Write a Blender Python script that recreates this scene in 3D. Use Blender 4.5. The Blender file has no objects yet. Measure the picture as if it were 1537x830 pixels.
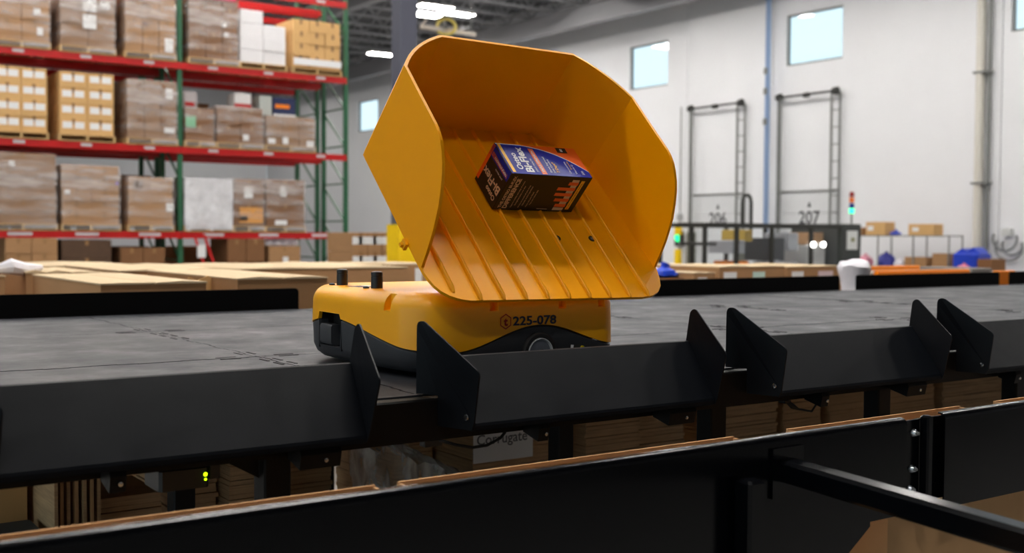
import bpy, math, random
from mathutils import Vector, Matrix
random.seed(7)
SC = bpy.context.scene
COL = SC.collection

# ------------------------------------------------------------------ camera, world, exposure
FPX, YAW, PITCH, ROLL = 1710.8, 0.9617, -0.03575, 0.00589
cam_d = bpy.data.cameras.new('camera')
cam = bpy.data.objects.new('camera', cam_d)
COL.objects.link(cam)
fw = Vector((math.cos(YAW) * math.cos(PITCH), math.sin(YAW) * math.cos(PITCH), math.sin(PITCH)))
r0 = Vector((math.sin(YAW), -math.cos(YAW), 0))
u0 = r0.cross(fw)
rgt = r0 * math.cos(ROLL) + u0 * math.sin(ROLL)
upv = rgt.cross(fw)
m = Matrix.Identity(4)
for i in range(3):
    m[i][0], m[i][1], m[i][2] = rgt[i], upv[i], -fw[i]
m.translation = Vector((0, 0, 0.36))
cam.matrix_world = m
cam_d.sensor_width = 36.0
cam_d.lens = 36.0 * FPX / 1537.0
cam_d.clip_end = 300
cam_d.clip_start = 0.05
cam_d.dof.use_dof = True
cam_d.dof.focus_distance = 3.0
cam_d.dof.aperture_fstop = 3.4
SC.camera = cam

world = bpy.data.worlds.new('world')
SC.world = world
world.use_nodes = True
bg = world.node_tree.nodes['Background']
bg.inputs[0].default_value = (0.70, 0.91, 1.0, 1)
bg.inputs[1].default_value = 0.95

SC.view_settings.view_transform = 'Standard'
SC.view_settings.look = 'None'
SC.view_settings.gamma = 1.0
SC.view_settings.use_curve_mapping = False
SC.view_settings.exposure = 0.6
LAMP = 62.0      # brightness of the ceiling strip lights

FLOOR = -1.25
XW = 26.0        # right wall
CEIL = 9.1

# ------------------------------------------------------------------ materials
def lin(c):
    out = []
    for v in c:
        v /= 255.0
        out.append(v / 12.92 if v <= 0.04045 else ((v + 0.055) / 1.055) ** 2.4)
    return tuple(out) + (1.0,)

MATS = {}
def mat(name, rgb, rough=0.5, metal=0.0, spec=0.5, var=0.0, vscale=8.0, bump=0.0, bscale=60.0,
        stretch=(1, 1, 1), coat=0.0, alpha=1.0, rvar=0.0):
    if name in MATS:
        return MATS[name]
    M = bpy.data.materials.new(name)
    M.use_nodes = True
    nt = M.node_tree
    b = nt.nodes['Principled BSDF']
    c = lin(rgb)
    b.inputs['Base Color'].default_value = c
    b.inputs['Roughness'].default_value = rough
    b.inputs['Metallic'].default_value = metal
    b.inputs['Specular IOR Level'].default_value = spec
    b.inputs['Coat Weight'].default_value = coat
    b.inputs['Coat Roughness'].default_value = 0.12
    if var or bump or rvar:
        tc = nt.nodes.new('ShaderNodeTexCoord')
        mp = nt.nodes.new('ShaderNodeMapping')
        mp.inputs['Scale'].default_value = stretch
        nt.links.new(tc.outputs['Object'], mp.inputs[0])
    if var or rvar:
        n = nt.nodes.new('ShaderNodeTexNoise')
        n.inputs['Scale'].default_value = vscale
        n.inputs['Detail'].default_value = 5
        n.inputs['Roughness'].default_value = 0.65
        nt.links.new(mp.outputs[0], n.inputs['Vector'])
    if var:
        mr = nt.nodes.new('ShaderNodeMapRange')
        mr.inputs[1].default_value, mr.inputs[2].default_value = 0.3, 0.7
        mr.inputs[3].default_value, mr.inputs[4].default_value = 1 - var, 1 + var
        nt.links.new(n.outputs[0], mr.inputs[0])
        mx = nt.nodes.new('ShaderNodeMix')
        mx.data_type = 'RGBA'
        mx.blend_type = 'MULTIPLY'
        mx.inputs['Factor'].default_value = 1
        mx.inputs['A'].default_value = c
        nt.links.new(mr.outputs[0], mx.inputs['B'])
        nt.links.new(mx.outputs['Result'], b.inputs['Base Color'])
    if rvar:
        m2 = nt.nodes.new('ShaderNodeMapRange')
        m2.inputs[1].default_value, m2.inputs[2].default_value = 0.3, 0.7
        m2.inputs[3].default_value, m2.inputs[4].default_value = max(0.03, rough - rvar), min(1, rough + rvar)
        nt.links.new(n.outputs[0], m2.inputs[0])
        nt.links.new(m2.outputs[0], b.inputs['Roughness'])
    if bump:
        n2 = nt.nodes.new('ShaderNodeTexNoise')
        n2.inputs['Scale'].default_value = bscale
        n2.inputs['Detail'].default_value = 3
        nt.links.new(mp.outputs[0], n2.inputs['Vector'])
        bp = nt.nodes.new('ShaderNodeBump')
        bp.inputs['Strength'].default_value = bump
        bp.inputs['Distance'].default_value = 0.01
        nt.links.new(n2.outputs[0], bp.inputs['Height'])
        nt.links.new(bp.outputs[0], b.inputs['Normal'])
    MATS[name] = M
    return M

def emit(name, rgb, strength):
    if name in MATS:
        return MATS[name]
    M = bpy.data.materials.new(name)
    M.use_nodes = True
    nt = M.node_tree
    nt.nodes.remove(nt.nodes['Principled BSDF'])
    e = nt.nodes.new('ShaderNodeEmission')
    e.inputs[0].default_value = lin(rgb)
    e.inputs[1].default_value = strength
    nt.links.new(e.outputs[0], nt.nodes['Material Output'].inputs[0])
    MATS[name] = M
    return M

def film(name, rgb, base, amount, scale=3.0, rough=0.25, stretch=(1, 1, 1), bump=0.6):
    """clear plastic film: see-through with milky creases and gloss"""
    M = bpy.data.materials.new(name)
    M.use_nodes = True
    nt = M.node_tree
    b = nt.nodes['Principled BSDF']
    b.inputs['Base Color'].default_value = lin(rgb)
    b.inputs['Roughness'].default_value = rough
    tr = nt.nodes.new('ShaderNodeBsdfTransparent')
    mix = nt.nodes.new('ShaderNodeMixShader')
    tc = nt.nodes.new('ShaderNodeTexCoord')
    mp = nt.nodes.new('ShaderNodeMapping')
    mp.inputs['Scale'].default_value = stretch
    nt.links.new(tc.outputs['Object'], mp.inputs[0])
    n = nt.nodes.new('ShaderNodeTexNoise')
    n.inputs['Scale'].default_value = scale
    n.inputs['Detail'].default_value = 6
    nt.links.new(mp.outputs[0], n.inputs['Vector'])
    mr = nt.nodes.new('ShaderNodeMapRange')
    mr.inputs[1].default_value, mr.inputs[2].default_value = 0.4, 0.75
    mr.inputs[3].default_value, mr.inputs[4].default_value = base, base + amount
    nt.links.new(n.outputs[0], mr.inputs[0])
    bp = nt.nodes.new('ShaderNodeBump')
    bp.inputs['Strength'].default_value = bump
    bp.inputs['Distance'].default_value = 0.02
    nt.links.new(n.outputs[0], bp.inputs['Height'])
    nt.links.new(bp.outputs[0], b.inputs['Normal'])
    nt.links.new(mr.outputs[0], mix.inputs[0])
    nt.links.new(tr.outputs[0], mix.inputs[1])
    nt.links.new(b.outputs[0], mix.inputs[2])
    nt.links.new(mix.outputs[0], nt.nodes['Material Output'].inputs[0])
    MATS[name] = M
    return M

YEL = mat('yellow_plastic', (247, 172, 2), 0.36, var=0.03, vscale=3, bump=0.04, bscale=400)
YEL_TRAY = mat('yellow_tray_plastic', (248, 164, 0), 0.34, spec=0.3, var=0.03, vscale=2, bump=0.05, bscale=350)
CHAR = mat('charcoal_plastic', (52, 54, 58), 0.5, var=0.06, bump=0.05, bscale=300)
BLACKP = mat('black_plastic', (16, 16, 17), 0.45)
STEEL_BLACK = mat('black_powder_coat', (11, 14, 19), 0.40, spec=0.13, var=0.15, vscale=14, rvar=0.05)
STEEL_DARK = mat('black_panel_coat', (5, 5, 6), 0.7, spec=0.12, var=0.1)
RAIL_BLACK = mat('black_gloss_coat', (4, 5, 8), 0.18, spec=0.28, var=0.1, vscale=10)
BEAM_BLACK = mat('black_beam_coat', (7, 7, 8), 0.5, spec=0.2, var=0.15)
TILE = mat('grey_rubber_tile', (47, 49, 54), 0.48, spec=0.25, var=0.09, vscale=5, bump=0.12, bscale=500, rvar=0.12)
GAP = mat('dark_tile_slot', (24, 24, 26), 0.8)
SCREW = mat('zinc_bolt', (190, 195, 200), 0.25, metal=1.0)
CHROME = mat('chrome_ring', (215, 220, 224), 0.3, metal=0.2)
HUB = mat('grey_hub', (120, 125, 135), 0.4, metal=0.4)
RUBBER = mat('black_rubber', (24, 24, 25), 0.75)
RED_BEAM = mat('red_rack_paint', (192, 22, 24), 0.35, var=0.06, vscale=3)
GREEN_POST = mat('green_rack_paint', (44, 98, 68), 0.4, var=0.08, vscale=4)
CONC = mat('concrete_floor', (140, 139, 137), 0.45, var=0.12, vscale=1.2)
WALL = mat('white_painted_panel', (234, 235, 238), 0.7, var=0.02, vscale=0.6)
WALL_IN = mat('grey_painted_panel', (165, 165, 167), 0.8, var=0.03, vscale=0.5)
DECK = mat('dark_roof_deck', (96, 96, 98), 0.8, var=0.1, vscale=1)
JOIST = mat('grey_roof_joist', (150, 150, 153), 0.6)
KRAFT = mat('kraft_card', (170, 130, 92), 0.85, spec=0.2, var=0.06, vscale=3, stretch=(1, 1, 4))
KRAFT_L = mat('light_kraft_card', (214, 172, 116), 0.85, spec=0.2, var=0.05, vscale=3)
KRAFT_LIT = mat('lit_kraft_card', (206, 184, 150), 0.85, spec=0.2, var=0.04, vscale=2)  # carton tops: light from above put into the card colour
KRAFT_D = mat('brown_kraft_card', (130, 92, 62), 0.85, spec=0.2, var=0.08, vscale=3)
KRAFT_G = mat('greyed_kraft_card', (150, 118, 92), 0.8, spec=0.2, var=0.1, vscale=4)
CORR = mat('corrugated_edges', (188, 154, 116), 0.9, spec=0.1, var=0.22, vscale=6, stretch=(1, 1, 22))
CORR2 = mat('corrugated_faces', (190, 150, 108), 0.9, spec=0.1, var=0.10, vscale=4)
TAPE = mat('brown_tape', (150, 112, 72), 0.3)
PAPER = mat('white_paper', (232, 232, 232), 0.7)
WHITE_BOX = mat('white_card', (226, 224, 226), 0.7, var=0.03)
WOOD = mat('pallet_wood', (190, 156, 106), 0.85, var=0.15, vscale=6, stretch=(1, 6, 1))
WRAP = film('stretch_wrap', (236, 230, 228), 0.03, 0.62, 2.6, rough=0.16, stretch=(0.45, 0.45, 2.2), bump=0.9)
WRAP_W = film('white_stretch_wrap', (238, 238, 242), 0.55, 0.45, 3.0)
POLY = film('crumpled_poly', (215, 215, 210), 0.22, 0.7, 11.0, rough=0.15, stretch=(2, 1, 0.6), bump=1.0)
BLUE_BAG = mat('blue_poly', (26, 62, 190), 0.35, var=0.2, vscale=12, bump=0.5, bscale=14)
WHITE_BAG = mat('white_poly', (226, 224, 232), 0.4, var=0.04, bump=0.6, bscale=9)
GREEN_INK = mat('green_ink', (30, 160, 100), 0.5)
ORANGE = mat('orange_paint', (255, 140, 10), 0.45, var=0.03)
BLUEPIPE = mat('blue_grey_paint', (146, 170, 206), 0.5)
BEIGE = mat('beige_pipe', (214, 210, 200), 0.5)
GREYST = mat('grey_steel', (128, 130, 128), 0.45, metal=0.2)
COLUMN = mat('slate_column_paint', (84, 86, 100), 0.55, var=0.04, vscale=1)
YGUARD = mat('yellow_guard', (250, 206, 0), 0.45)
DARKFRAME = mat('dark_machine_frame', (44, 44, 40), 0.5)
PINK = mat('pink_poly', (226, 150, 170), 0.5)
INK = mat('dark_print', (40, 40, 46), 0.6)
REDINK = mat('red_print', (170, 34, 10), 0.5)
PANE_M = bpy.data.materials.new('clear_pane')
def _pane():
    PANE_M.use_nodes = True
    nt = PANE_M.node_tree
    nt.nodes.remove(nt.nodes['Principled BSDF'])
    t = nt.nodes.new('ShaderNodeBsdfTransparent')
    t.inputs[0].default_value = (0.96, 0.98, 0.99, 1)
    g = nt.nodes.new('ShaderNodeBsdfGlossy')
    g.inputs['Roughness'].default_value = 0.03
    mx = nt.nodes.new('ShaderNodeMixShader')
    mx.inputs[0].default_value = 0.06
    nt.links.new(t.outputs[0], mx.inputs[1])
    nt.links.new(g.outputs[0], mx.inputs[2])
    nt.links.new(mx.outputs[0], nt.nodes['Material Output'].inputs[0])
_pane()

# ------------------------------------------------------------------ mesh helpers
class MB:
    def __init__(s):
        s.v, s.f, s.mi = [], [], []
    def add(s, vs, fs, k=0):
        o = len(s.v)
        s.v += [Vector(p) for p in vs]
        for f in fs:
            s.f.append([i + o for i in f]); s.mi.append(k)
        return s
    def box(s, x0, x1, y0, y1, z0, z1, k=0, c=0.0):
        if c:
            return s.cbox(x0, x1, y0, y1, z0, z1, c, k)
        vs = [(x, y, z) for z in (z0, z1) for y in (y0, y1) for x in (x0, x1)]
        return s.add(vs, [(0, 2, 3, 1), (4, 5, 7, 6), (0, 1, 5, 4), (2, 6, 7, 3), (0, 4, 6, 2), (1, 3, 7, 5)], k)
    def cbox(s, x0, x1, y0, y1, z0, z1, c, k=0):
        """box with chamfered vertical and top edges"""
        def ring(i, z):
            a, b, d, e = x0 + i, x1 - i, y0 + i, y1 - i
            return [(a + c, d, z), (b - c, d, z), (b, d + c, z), (b, e - c, z), (b - c, e, z), (a + c, e, z), (a, e - c, z), (a, d + c, z)]
        vs = ring(0, z0) + ring(0, z1 - c) + ring(c, z1)
        fs = [tuple(range(7, -1, -1)), tuple(range(16, 24))]
        for r in (0, 8):
            for i in range(8):
                j = (i + 1) % 8
                fs.append((r + i, r + j, r + 8 + j, r + 8 + i))
        return s.add(vs, fs, k)
    def prism(s, poly, axis_fn, t0, t1, k=0):
        """poly 2D list -> axis_fn(a, b, t)"""
        n = len(poly)
        vs = [axis_fn(a, b, t0) for a, b in poly] + [axis_fn(a, b, t1) for a, b in poly]
        fs = [tuple(range(n - 1, -1, -1)), tuple(range(n, 2 * n))]
        for i in range(n):
            j = (i + 1) % n
            fs.append((i, j, n + j, n + i))
        return s.add(vs, fs, k)
    def tube(s, pts, r, n=8, k=0, cap=True):
        pts = [Vector(p) for p in pts]
        rings = []
        for i, p in enumerate(pts):
            d = (pts[min(i + 1, len(pts) - 1)] - pts[max(i - 1, 0)]).normalized()
            a = d.orthogonal().normalized() if i == 0 else (a - d * a.dot(d)).normalized()
            b = d.cross(a)
            rr = r[i] if isinstance(r, (list, tuple)) else r
            rings.append([p + (a * math.cos(2 * math.pi * q / n) + b * math.sin(2 * math.pi * q / n)) * rr for q in range(n)])
        vs = [q for rg in rings for q in rg]
        fs = []
        for i in range(len(pts) - 1):
            for q in range(n):
                w = (q + 1) % n
                fs.append((i * n + q, i * n + w, (i + 1) * n + w, (i + 1) * n + q))
        if cap:
            fs += [tuple(range(n - 1, -1, -1)), tuple(range((len(pts) - 1) * n, len(pts) * n))]
        return s.add(vs, fs, k)
    def bar(s, p, q, w, h, k=0):
        """square section bar from p to q"""
        p, q = Vector(p), Vector(q)
        d = (q - p).normalized()
        a = Vector((0, 0, 1)).cross(d)
        a = a.normalized() if a.length > 1e-4 else Vector((1, 0, 0))
        b = d.cross(a)
        vs = []
        for e in (p, q):
            for sa, sb in ((-1, -1), (1, -1), (1, 1), (-1, 1)):
                vs.append(e + a * sa * w / 2 + b * sb * h / 2)
        return s.add(vs, [(3, 2, 1, 0), (4, 5, 6, 7), (0, 1, 5, 4), (1, 2, 6, 5), (2, 3, 7, 6), (3, 0, 4, 7)], k)
    def lathe(s, prof, c, ax='z', n=24, k=0):
        c = Vector(c)
        vs = []
        for r, h in prof:
            for q in range(n):
                a = 2 * math.pi * q / n
                x, y = r * math.cos(a), r * math.sin(a)
                vs.append(c + (Vector((x, y, h)) if ax == 'z' else Vector((x, h, y)) if ax == 'y' else Vector((h, x, y))))
        fs = []
        for i in range(len(prof) - 1):
            for q in range(n):
                w = (q + 1) % n
                fs.append((i * n + q, i * n + w, (i + 1) * n + w, (i + 1) * n + q))
        fs += [tuple(range(n - 1, -1, -1)), tuple(range((len(prof) - 1) * n, len(prof) * n))]
        return s.add(vs, fs, k)
    def mesh(s, name, mats, off=Vector((0, 0, 0)), smooth=False):
        me = bpy.data.meshes.new(name)
        me.from_pydata([tuple(p - off) for p in s.v], [], s.f)
        for mm in (mats if isinstance(mats, (list, tuple)) else [mats]):
            me.materials.append(mm)
        me.polygons.foreach_set('material_index', s.mi)
        import bmesh
        bm = bmesh.new(); bm.from_mesh(me)
        bmesh.ops.recalc_face_normals(bm, faces=bm.faces)
        bm.to_mesh(me); bm.free()
        if smooth:
            me.polygons.foreach_set('use_smooth', [True] * len(me.polygons))
            try:
                me.set_sharp_from_angle(angle=math.radians(38))
            except Exception:
                pass
        me.update()
        return me
    def build(s, name, mats, parent=None, smooth=False):
        """vertices are given in the world (or in the parent's own frame when the parent is turned)"""
        if parent is None:
            xs = [p.x for p in s.v]; ys = [p.y for p in s.v]; zs = [p.z for p in s.v]
            off = Vector(((min(xs) + max(xs)) / 2, (min(ys) + max(ys)) / 2, min(zs)))
        else:
            off = Vector(parent.get('_o', (0, 0, 0)))
        o = bpy.data.objects.new(name, s.mesh(name, mats, off, smooth))
        COL.objects.link(o)
        if parent is None:
            o.location = off
            ORIG[o.name] = off
            o['_o'] = tuple(off)
        else:
            o.parent = parent
            o['_o'] = parent.get('_o', (0, 0, 0))
        return o
ORIG = {}

def tag(o, label, cat, group=None):
    o['label'] = label; o['category'] = cat
    if group: o['group'] = group
    return o
def struct(o, label=None, cat=None):
    o['kind'] = 'structure'
    if label: o['label'] = label
    if cat: o['category'] = cat
    return o
def thing(name, label, cat, loc=(0, 0, 0), group=None):
    o = bpy.data.objects.new(name, None)
    o.empty_display_size = 0.1
    COL.objects.link(o)
    o.location = loc
    o['_o'] = tuple(loc)
    return tag(o, label, cat, group)

TXT = {}
def text_mesh(body, size, m, bold=0.0, align='CENTER', depth=0.0002, sx=1.0):
    key = (body, size, m.name, bold, align, sx)
    if key in TXT:
        return TXT[key]
    cu = bpy.data.curves.new('lettering', 'FONT')
    cu.body = body; cu.size = size; cu.align_x = align; cu.align_y = 'CENTER'
    cu.extrude = depth; cu.offset = bold; cu.resolution_u = 3
    ob = bpy.data.objects.new('lettering', cu)
    COL.objects.link(ob)
    dg = bpy.context.evaluated_depsgraph_get()
    me = bpy.data.meshes.new_from_object(ob.evaluated_get(dg))
    bpy.data.objects.remove(ob); bpy.data.curves.remove(cu)
    if sx != 1.0:
        for v in me.vertices: v.co.x *= sx
    me.materials.clear(); me.materials.append(m)
    TXT[key] = me
    return me
def put_text(name, me, parent, origin, right, up):
    """origin in the parent's local frame (world minus parent origin when unturned)"""
    right, up = Vector(right).normalized(), Vector(up).normalized()
    nrm = right.cross(up)
    M = Matrix.Identity(4)
    for i in range(3):
        M[i][0], M[i][1], M[i][2] = right[i], up[i], nrm[i]
    M.translation = Vector(origin) - Vector(parent.get('_o', (0, 0, 0)))
    o = bpy.data.objects.new(name, me)
    COL.objects.link(o)
    o.parent = parent
    o.matrix_local = M
    return o

def copy_tree(o, parent=None):
    c = o.copy(); COL.objects.link(c)
    c.parent = parent
    for ch in o.children:
        copy_tree(ch, c)
    return c

# ------------------------------------------------------------------ room shell
f = MB().box(-14, XW + .3, -14, 62, FLOOR - .2, FLOOR)
struct(f.build('floor', CONC), 'smooth grey concrete warehouse floor', 'floor')

# right wall: tilt-up panels with window holes
WINS = [(14.0, 16.04), (21.12, 23.19), (28.3, 30.23), (35.4, 37.4), (42.3, 44.3), (48.56, 50.63)]
WZ0, WZ1 = 5.40, 6.90
EDGES = [-14, -6, 5.1, 16.25, 27.36, 38.5, 47.0, 62]
wr = MB().box(XW + .2, XW + .3, -14, 62, FLOOR, WZ0 - .4)
wall_r = struct(wr.build('wall_right', WALL_IN), 'tall white tilt-up concrete wall with high square windows', 'wall')
for a, b in zip(EDGES, EDGES[1:]):
    mb = MB()
    y0, y1 = a + .015, b - .015
    mb.box(XW, XW + .2, y0, y1, FLOOR, WZ0)
    mb.box(XW, XW + .2, y0, y1, WZ1, CEIL + .1)
    cur = y0
    for w0, w1 in WINS:
        if w1 > y0 and w0 < y1:
            if w0 > cur: mb.box(XW, XW + .2, cur, w0, WZ0, WZ1)
            cur = w1
    if cur < y1: mb.box(XW, XW + .2, cur, y1, WZ0, WZ1)
    mb.build('panel', WALL, wall_r)
wl = ['square window high on the white wall at the right edge of the view', 'large square window high on the wall, right of the blue post',
      'square window on the white wall just right of the yellow tray', 'high window hidden behind the yellow tray', 'high window behind the grey column',
      'small far window between the red rack and the yellow tray']
for i, (w0, w1) in enumerate(WINS):
    t = struct(thing('window_%d' % (i + 1), wl[i], 'window', (XW, (w0 + w1) / 2, WZ0)))
    fr = MB()
    for (a, b, c, d) in ((w0, w1, WZ0, WZ0 + .06), (w0, w1, WZ1 - .06, WZ1), (w0, w0 + .06, WZ0 + .06, WZ1 - .06), (w1 - .06, w1, WZ0 + .06, WZ1 - .06)):
        fr.box(XW + .06, XW + .14, a, b, c, d)
    fr.build('window_frame', GREYST, t)
    MB().box(XW + .095, XW + .105, w0 + .06, w1 - .06, WZ0 + .06, WZ1 - .06).build('pane', PANE_M, t)
struct(MB().box(-14, XW, 62, 62.3, FLOOR, CEIL).build('wall_far', WALL), 'white end wall far behind the pallet racks', 'wall')
struct(MB().box(-14.3, -14, -14, -11, FLOOR, CEIL).box(-14.3, -14, 14, 62, FLOOR, CEIL).box(-14.3, -14, -11, 14, 3.6, CEIL).build('wall_left', WALL_IN), 'grey side wall outside the view with an added light opening', 'wall')  # low opening added to let outside light in under the platform
struct(MB().box(-14, XW, -14.3, -14, FLOOR, CEIL).build('wall_near', WALL_IN), 'grey wall behind the viewer', 'wall')

# ceiling: corrugated deck and open-web joists
cl = MB()
prof = []
y = -14.0
while y < 62:
    prof += [(y, CEIL), (y + .25, CEIL), (y + .31, CEIL + .08), (y + .56, CEIL + .08)]
    y += .62
vs, fs = [], []
for i, (yy, zz) in enumerate(prof):
    vs += [(-14.3, yy, zz), (XW + .3, yy, zz)]
    if i: fs.append((2 * i - 2, 2 * i - 1, 2 * i + 1, 2 * i))
cl.add(vs, fs)
cl.box(-14.3, XW + .3, -14.3, 62.3, CEIL + .3, CEIL + .4)
ceiling = struct(cl.build('ceiling', DECK), 'dark corrugated roof deck on open web joists', 'ceiling')
jm = MB()
L0, L1, JH = 2.0, XW, 0.75
jm.box(L0, L1, -.06, .06, JH - .07, JH)
jm.box(L0, L1, -.06, .06, 0, .06)
xx = L0; k = 0
while xx < L1 - .6:
    jm.bar((xx, 0, .03 if k % 2 == 0 else JH - .03), (xx + .6, 0, JH - .03 if k % 2 == 0 else .03), .05, .05)
    xx += .6; k += 1
jme = jm.mesh('joist', JOIST)
co = Vector(ceiling['_o'])
y = 20.0
while y < 61.5:
    o = bpy.data.objects.new('joist', jme); COL.objects.link(o)
    o.parent = ceiling; o.location = Vector((0, y, CEIL - JH)) - co
    y += 1.6
gm = MB().box(-.15, .15, 20, 62, 0, .04).box(-.15, .15, 20, 62, .66, .7).box(-.03, .03, 20, 62, .04, .66)
gme = gm.mesh('girder', JOIST)
for gx in (7.46, 16.9, 24.6):
    o = bpy.data.objects.new('girder', gme); COL.objects.link(o)
    o.parent = ceiling; o.location = Vector((gx, 0, CEIL - JH - .75)) - co

# ------------------------------------------------------------------ ceiling strip lights
LED = emit('led_lens', (255, 250, 244), LAMP)
def strip_light(x, y, z, label, group=None):
    t = thing('ceiling_light', label, 'ceiling light', (x, y, z), group)
    h = MB()
    h.prism([(-.24, .02), (-.14, .10), (.14, .10), (.24, .02), (.24, 0), (-.24, 0)], lambda a, b, s_: (x + s_, y + a, z + b), -.66, .66)
    h.build('housing', mat('white_housing', (230, 230, 230), .4), t)
    MB().box(x - .62, x + .62, y - .21, y + .21, z - .012, z - .001).build('lens', LED, t)
    for s_ in (-.5, .5):
        MB().tube([(x + s_, y, z + .1), (x + s_, y, CEIL - .02)], .006, 5).build('hanger_wire', GREYST, t)
strip_light(23.1, 42.7, 7.95, 'single lit strip light beside the grey column, above the far window')
strip_light(20.9, 33.4, 7.95, 'brightest lit strip light of the cluster above the ceiling fan')
strip_light(20.5, 34.1, 8.25, 'short lit strip light left of the brightest one above the fan')
strip_light(20.35, 34.7, 8.05, 'leftmost small lit strip light above the ceiling fan')
GL = 'ceiling strip lights outside the view'
OUT = 'unseen lit ceiling strip light above the frame'
for x in (-7.7, -2.2, 3.3, 8.8, 14.3):
    for y in (4.2, 10.8, 17.4):
        strip_light(x, y, 7.95, OUT, GL)
for x, y in ((-7.7, -2.4), (-2.2, -2.4)):
    strip_light(x, y, 7.95, OUT, GL)
strip_light(4.7, 4.2, 7.95, OUT, GL)  # extra unseen strips added to strengthen the overhead key light
strip_light(3.3, 5.0, 7.95, OUT, GL)
strip_light(4.7, 5.0, 7.95, OUT, GL)
for y in (2.0, 6.5, 11.0, 15.0, 19.0, 23.0, 26.5):  # unseen row added to brighten the right wall
    strip_light(22.0, y, 7.95, OUT, GL)
for x in (3.3, 8.8):
    for y in (20.8, 24.0, 30.6, 38.0):
        strip_light(x, y, 7.95, OUT, GL)
HID = 'added unseen ceiling strip light hidden behind the rack or the tray'
strip_light(21.8, 30.4, 8.6, OUT, GL)  # added out of view to brighten the upper right wall
for x, y in ((14.3, 24.0), (14.3, 30.0), (14.3, 38.0), (24.0, 38.6), (20.0, 48.0), (22.0, 55.0), (12.0, 50.0)):  # added out of sight to lift the far wall and roof
    strip_light(x, y, 7.95, HID, 'added ceiling strip lights hidden behind other things')

# ------------------------------------------------------------------ big ceiling fan
fx, fy, fz = 18.6, 30.3, 6.8
t = thing('hanging_fan', 'ceiling-hung fan with a yellow ring and pale support bar above the tray', 'fan', (fx, fy, fz - .35))
nv = Vector((-.55, -.83, -.1)).normalized()          # faces down the hall
sa = Vector((0, 0, 1)).cross(nv).normalized(); sb = nv.cross(sa)
C0 = Vector((fx, fy, fz))
mb = MB(); vs, fs = [], []
NR, NT = 28, 8
for i in range(NR):
    a = 2 * math.pi * i / NR
    d = sa * math.cos(a) + sb * math.sin(a) * .85
    for j in range(NT):
        b = 2 * math.pi * j / NT
        vs.append(C0 + d * (.28 + .055 * math.cos(b)) + nv * .07 * math.sin(b))
for i in range(NR):
    for j in range(NT):
        fs.append((i * NT + j, i * NT + (j + 1) % NT, ((i + 1) % NR) * NT + (j + 1) % NT, ((i + 1) % NR) * NT + j))
mb.add(vs, fs).build('ring_guard', mat('pale_yellow_paint', (240, 218, 110), .4), t, True)
LGREY = mat('light_grey_paint', (190, 192, 196), .4)
for q in range(3):
    a = math.pi / 2 + q * 2 * math.pi / 3 + .3
    d = sa * math.cos(a) + sb * math.sin(a) * .85
    MB().bar(C0, C0 + d * .26, .09, .02).build('fan_blade', LGREY, t)
MB().tube([C0 - nv * .12, C0 + nv * .06], .06, 12).build('motor', GREYST, t, True)
BAR = mat('pale_bar_paint', (226, 214, 200), .4)
MB().bar((17.77, 30.42, 6.74), (19.75, 30.42, 6.70), .12, .12).build('support_bar', BAR, t)
MB().bar((17.77, 30.42, 6.74), (18.0, 30.42, 7.02), .06, .06).build('bar_strut', BAR, t)
MB().bar((19.1, 30.42, 6.72), (19.3, 30.42, 6.92), .08, .08).build('bar_strut', LGREY, t)
MB().bar((19.2, 30.42, 6.78), (19.5, 30.42, 6.92), .06, .06).build('bar_strut', LGREY, t)
MB().tube([(18.6, 30.42, 6.74), (18.6, 30.42, CEIL - .75)], .025, 8).build('drop_rod', GREYST, t)
MB().tube([(19.6, 30.42, 6.74), (19.6, 30.42, CEIL - .75)], .025, 8).build('drop_rod', GREYST, t)

# ------------------------------------------------------------------ dock doors on the right wall
def dock_door(num, y0, y1, n, label, digits):
    t = struct(thing('door_%d' % n, label, 'door', (XW, (y0 + y1) / 2, FLOOR)))
    DS = mat('door_panel_paint', (216, 218, 220), .5, var=.02)
    z = FLOOR
    for i in range(5):
        z1 = z + .585
        p = MB().box(XW - .06, XW - .012, y0 + .1, y1 - .1, z + .008, z1 - .008, 0, .012)
        p.build('door_panel', DS, t)
        z = z1
    st = MB().box(XW - .08, XW - .01, y0 + .1, y1 - .1, z, z + .05)
    st.build('header_seal', GREYST, t)
    for s_, yy in ((1, y0), (-1, y1)):
        r = MB()
        for dy, dx in ((0, .10), (.20, .22)):
            r.box(XW - dx - .03, XW - dx + .02, yy + s_ * dy - .025, yy + s_ * dy + .025, FLOOR, 4.45)
        track = r.build('door_track', GREYST, t)
        k = FLOOR + .4
        while k < 4.3:
            MB().bar((XW - .11, yy, k), (XW - .22, yy + s_ * .2, k), .03, .03).build('track_rung', GREYST, track)
            k += .48
        MB().box(XW - .27, XW - .02, yy - .06, yy + s_ * .2 + .06 * s_, FLOOR, FLOOR + 1.75).build('track_guard', mat('olive_steel', (98, 100, 88), .5), track)
        MB().lathe([(.03, -.07), (.12, -.07), (.10, .07), (.03, .07)], (XW - .2, yy + s_ * .1, 4.48), 'y', 16).build('cable_drum', DARKFRAME, track, True)
    sh = MB().tube([(XW - .2, y0 + .05, 4.48), (XW - .2, y1 - .05, 4.48)], .035, 10)
    sh.lathe([(.035, -.1), (.075, -.09), (.075, .09), (.035, .1)], (XW - .2, (y0 + y1) / 2, 4.46), 'y', 12)
    sh.build('spring_shaft', DARKFRAME, t, True)
    ym = (y0 + y1) / 2 - .05
    put_text('door_number', text_mesh(digits, .52, INK, .006, depth=.002), t, (XW - .065, ym, .92), (0, -1, 0), (0, 0, 1))
    MB().prism([(-.07, 0), (.07, 0), (0, .16)], lambda a, b, s_: (XW - .062 - s_, ym - a, 1.24 + b), 0, .004).build('door_mark', INK, t)
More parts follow.
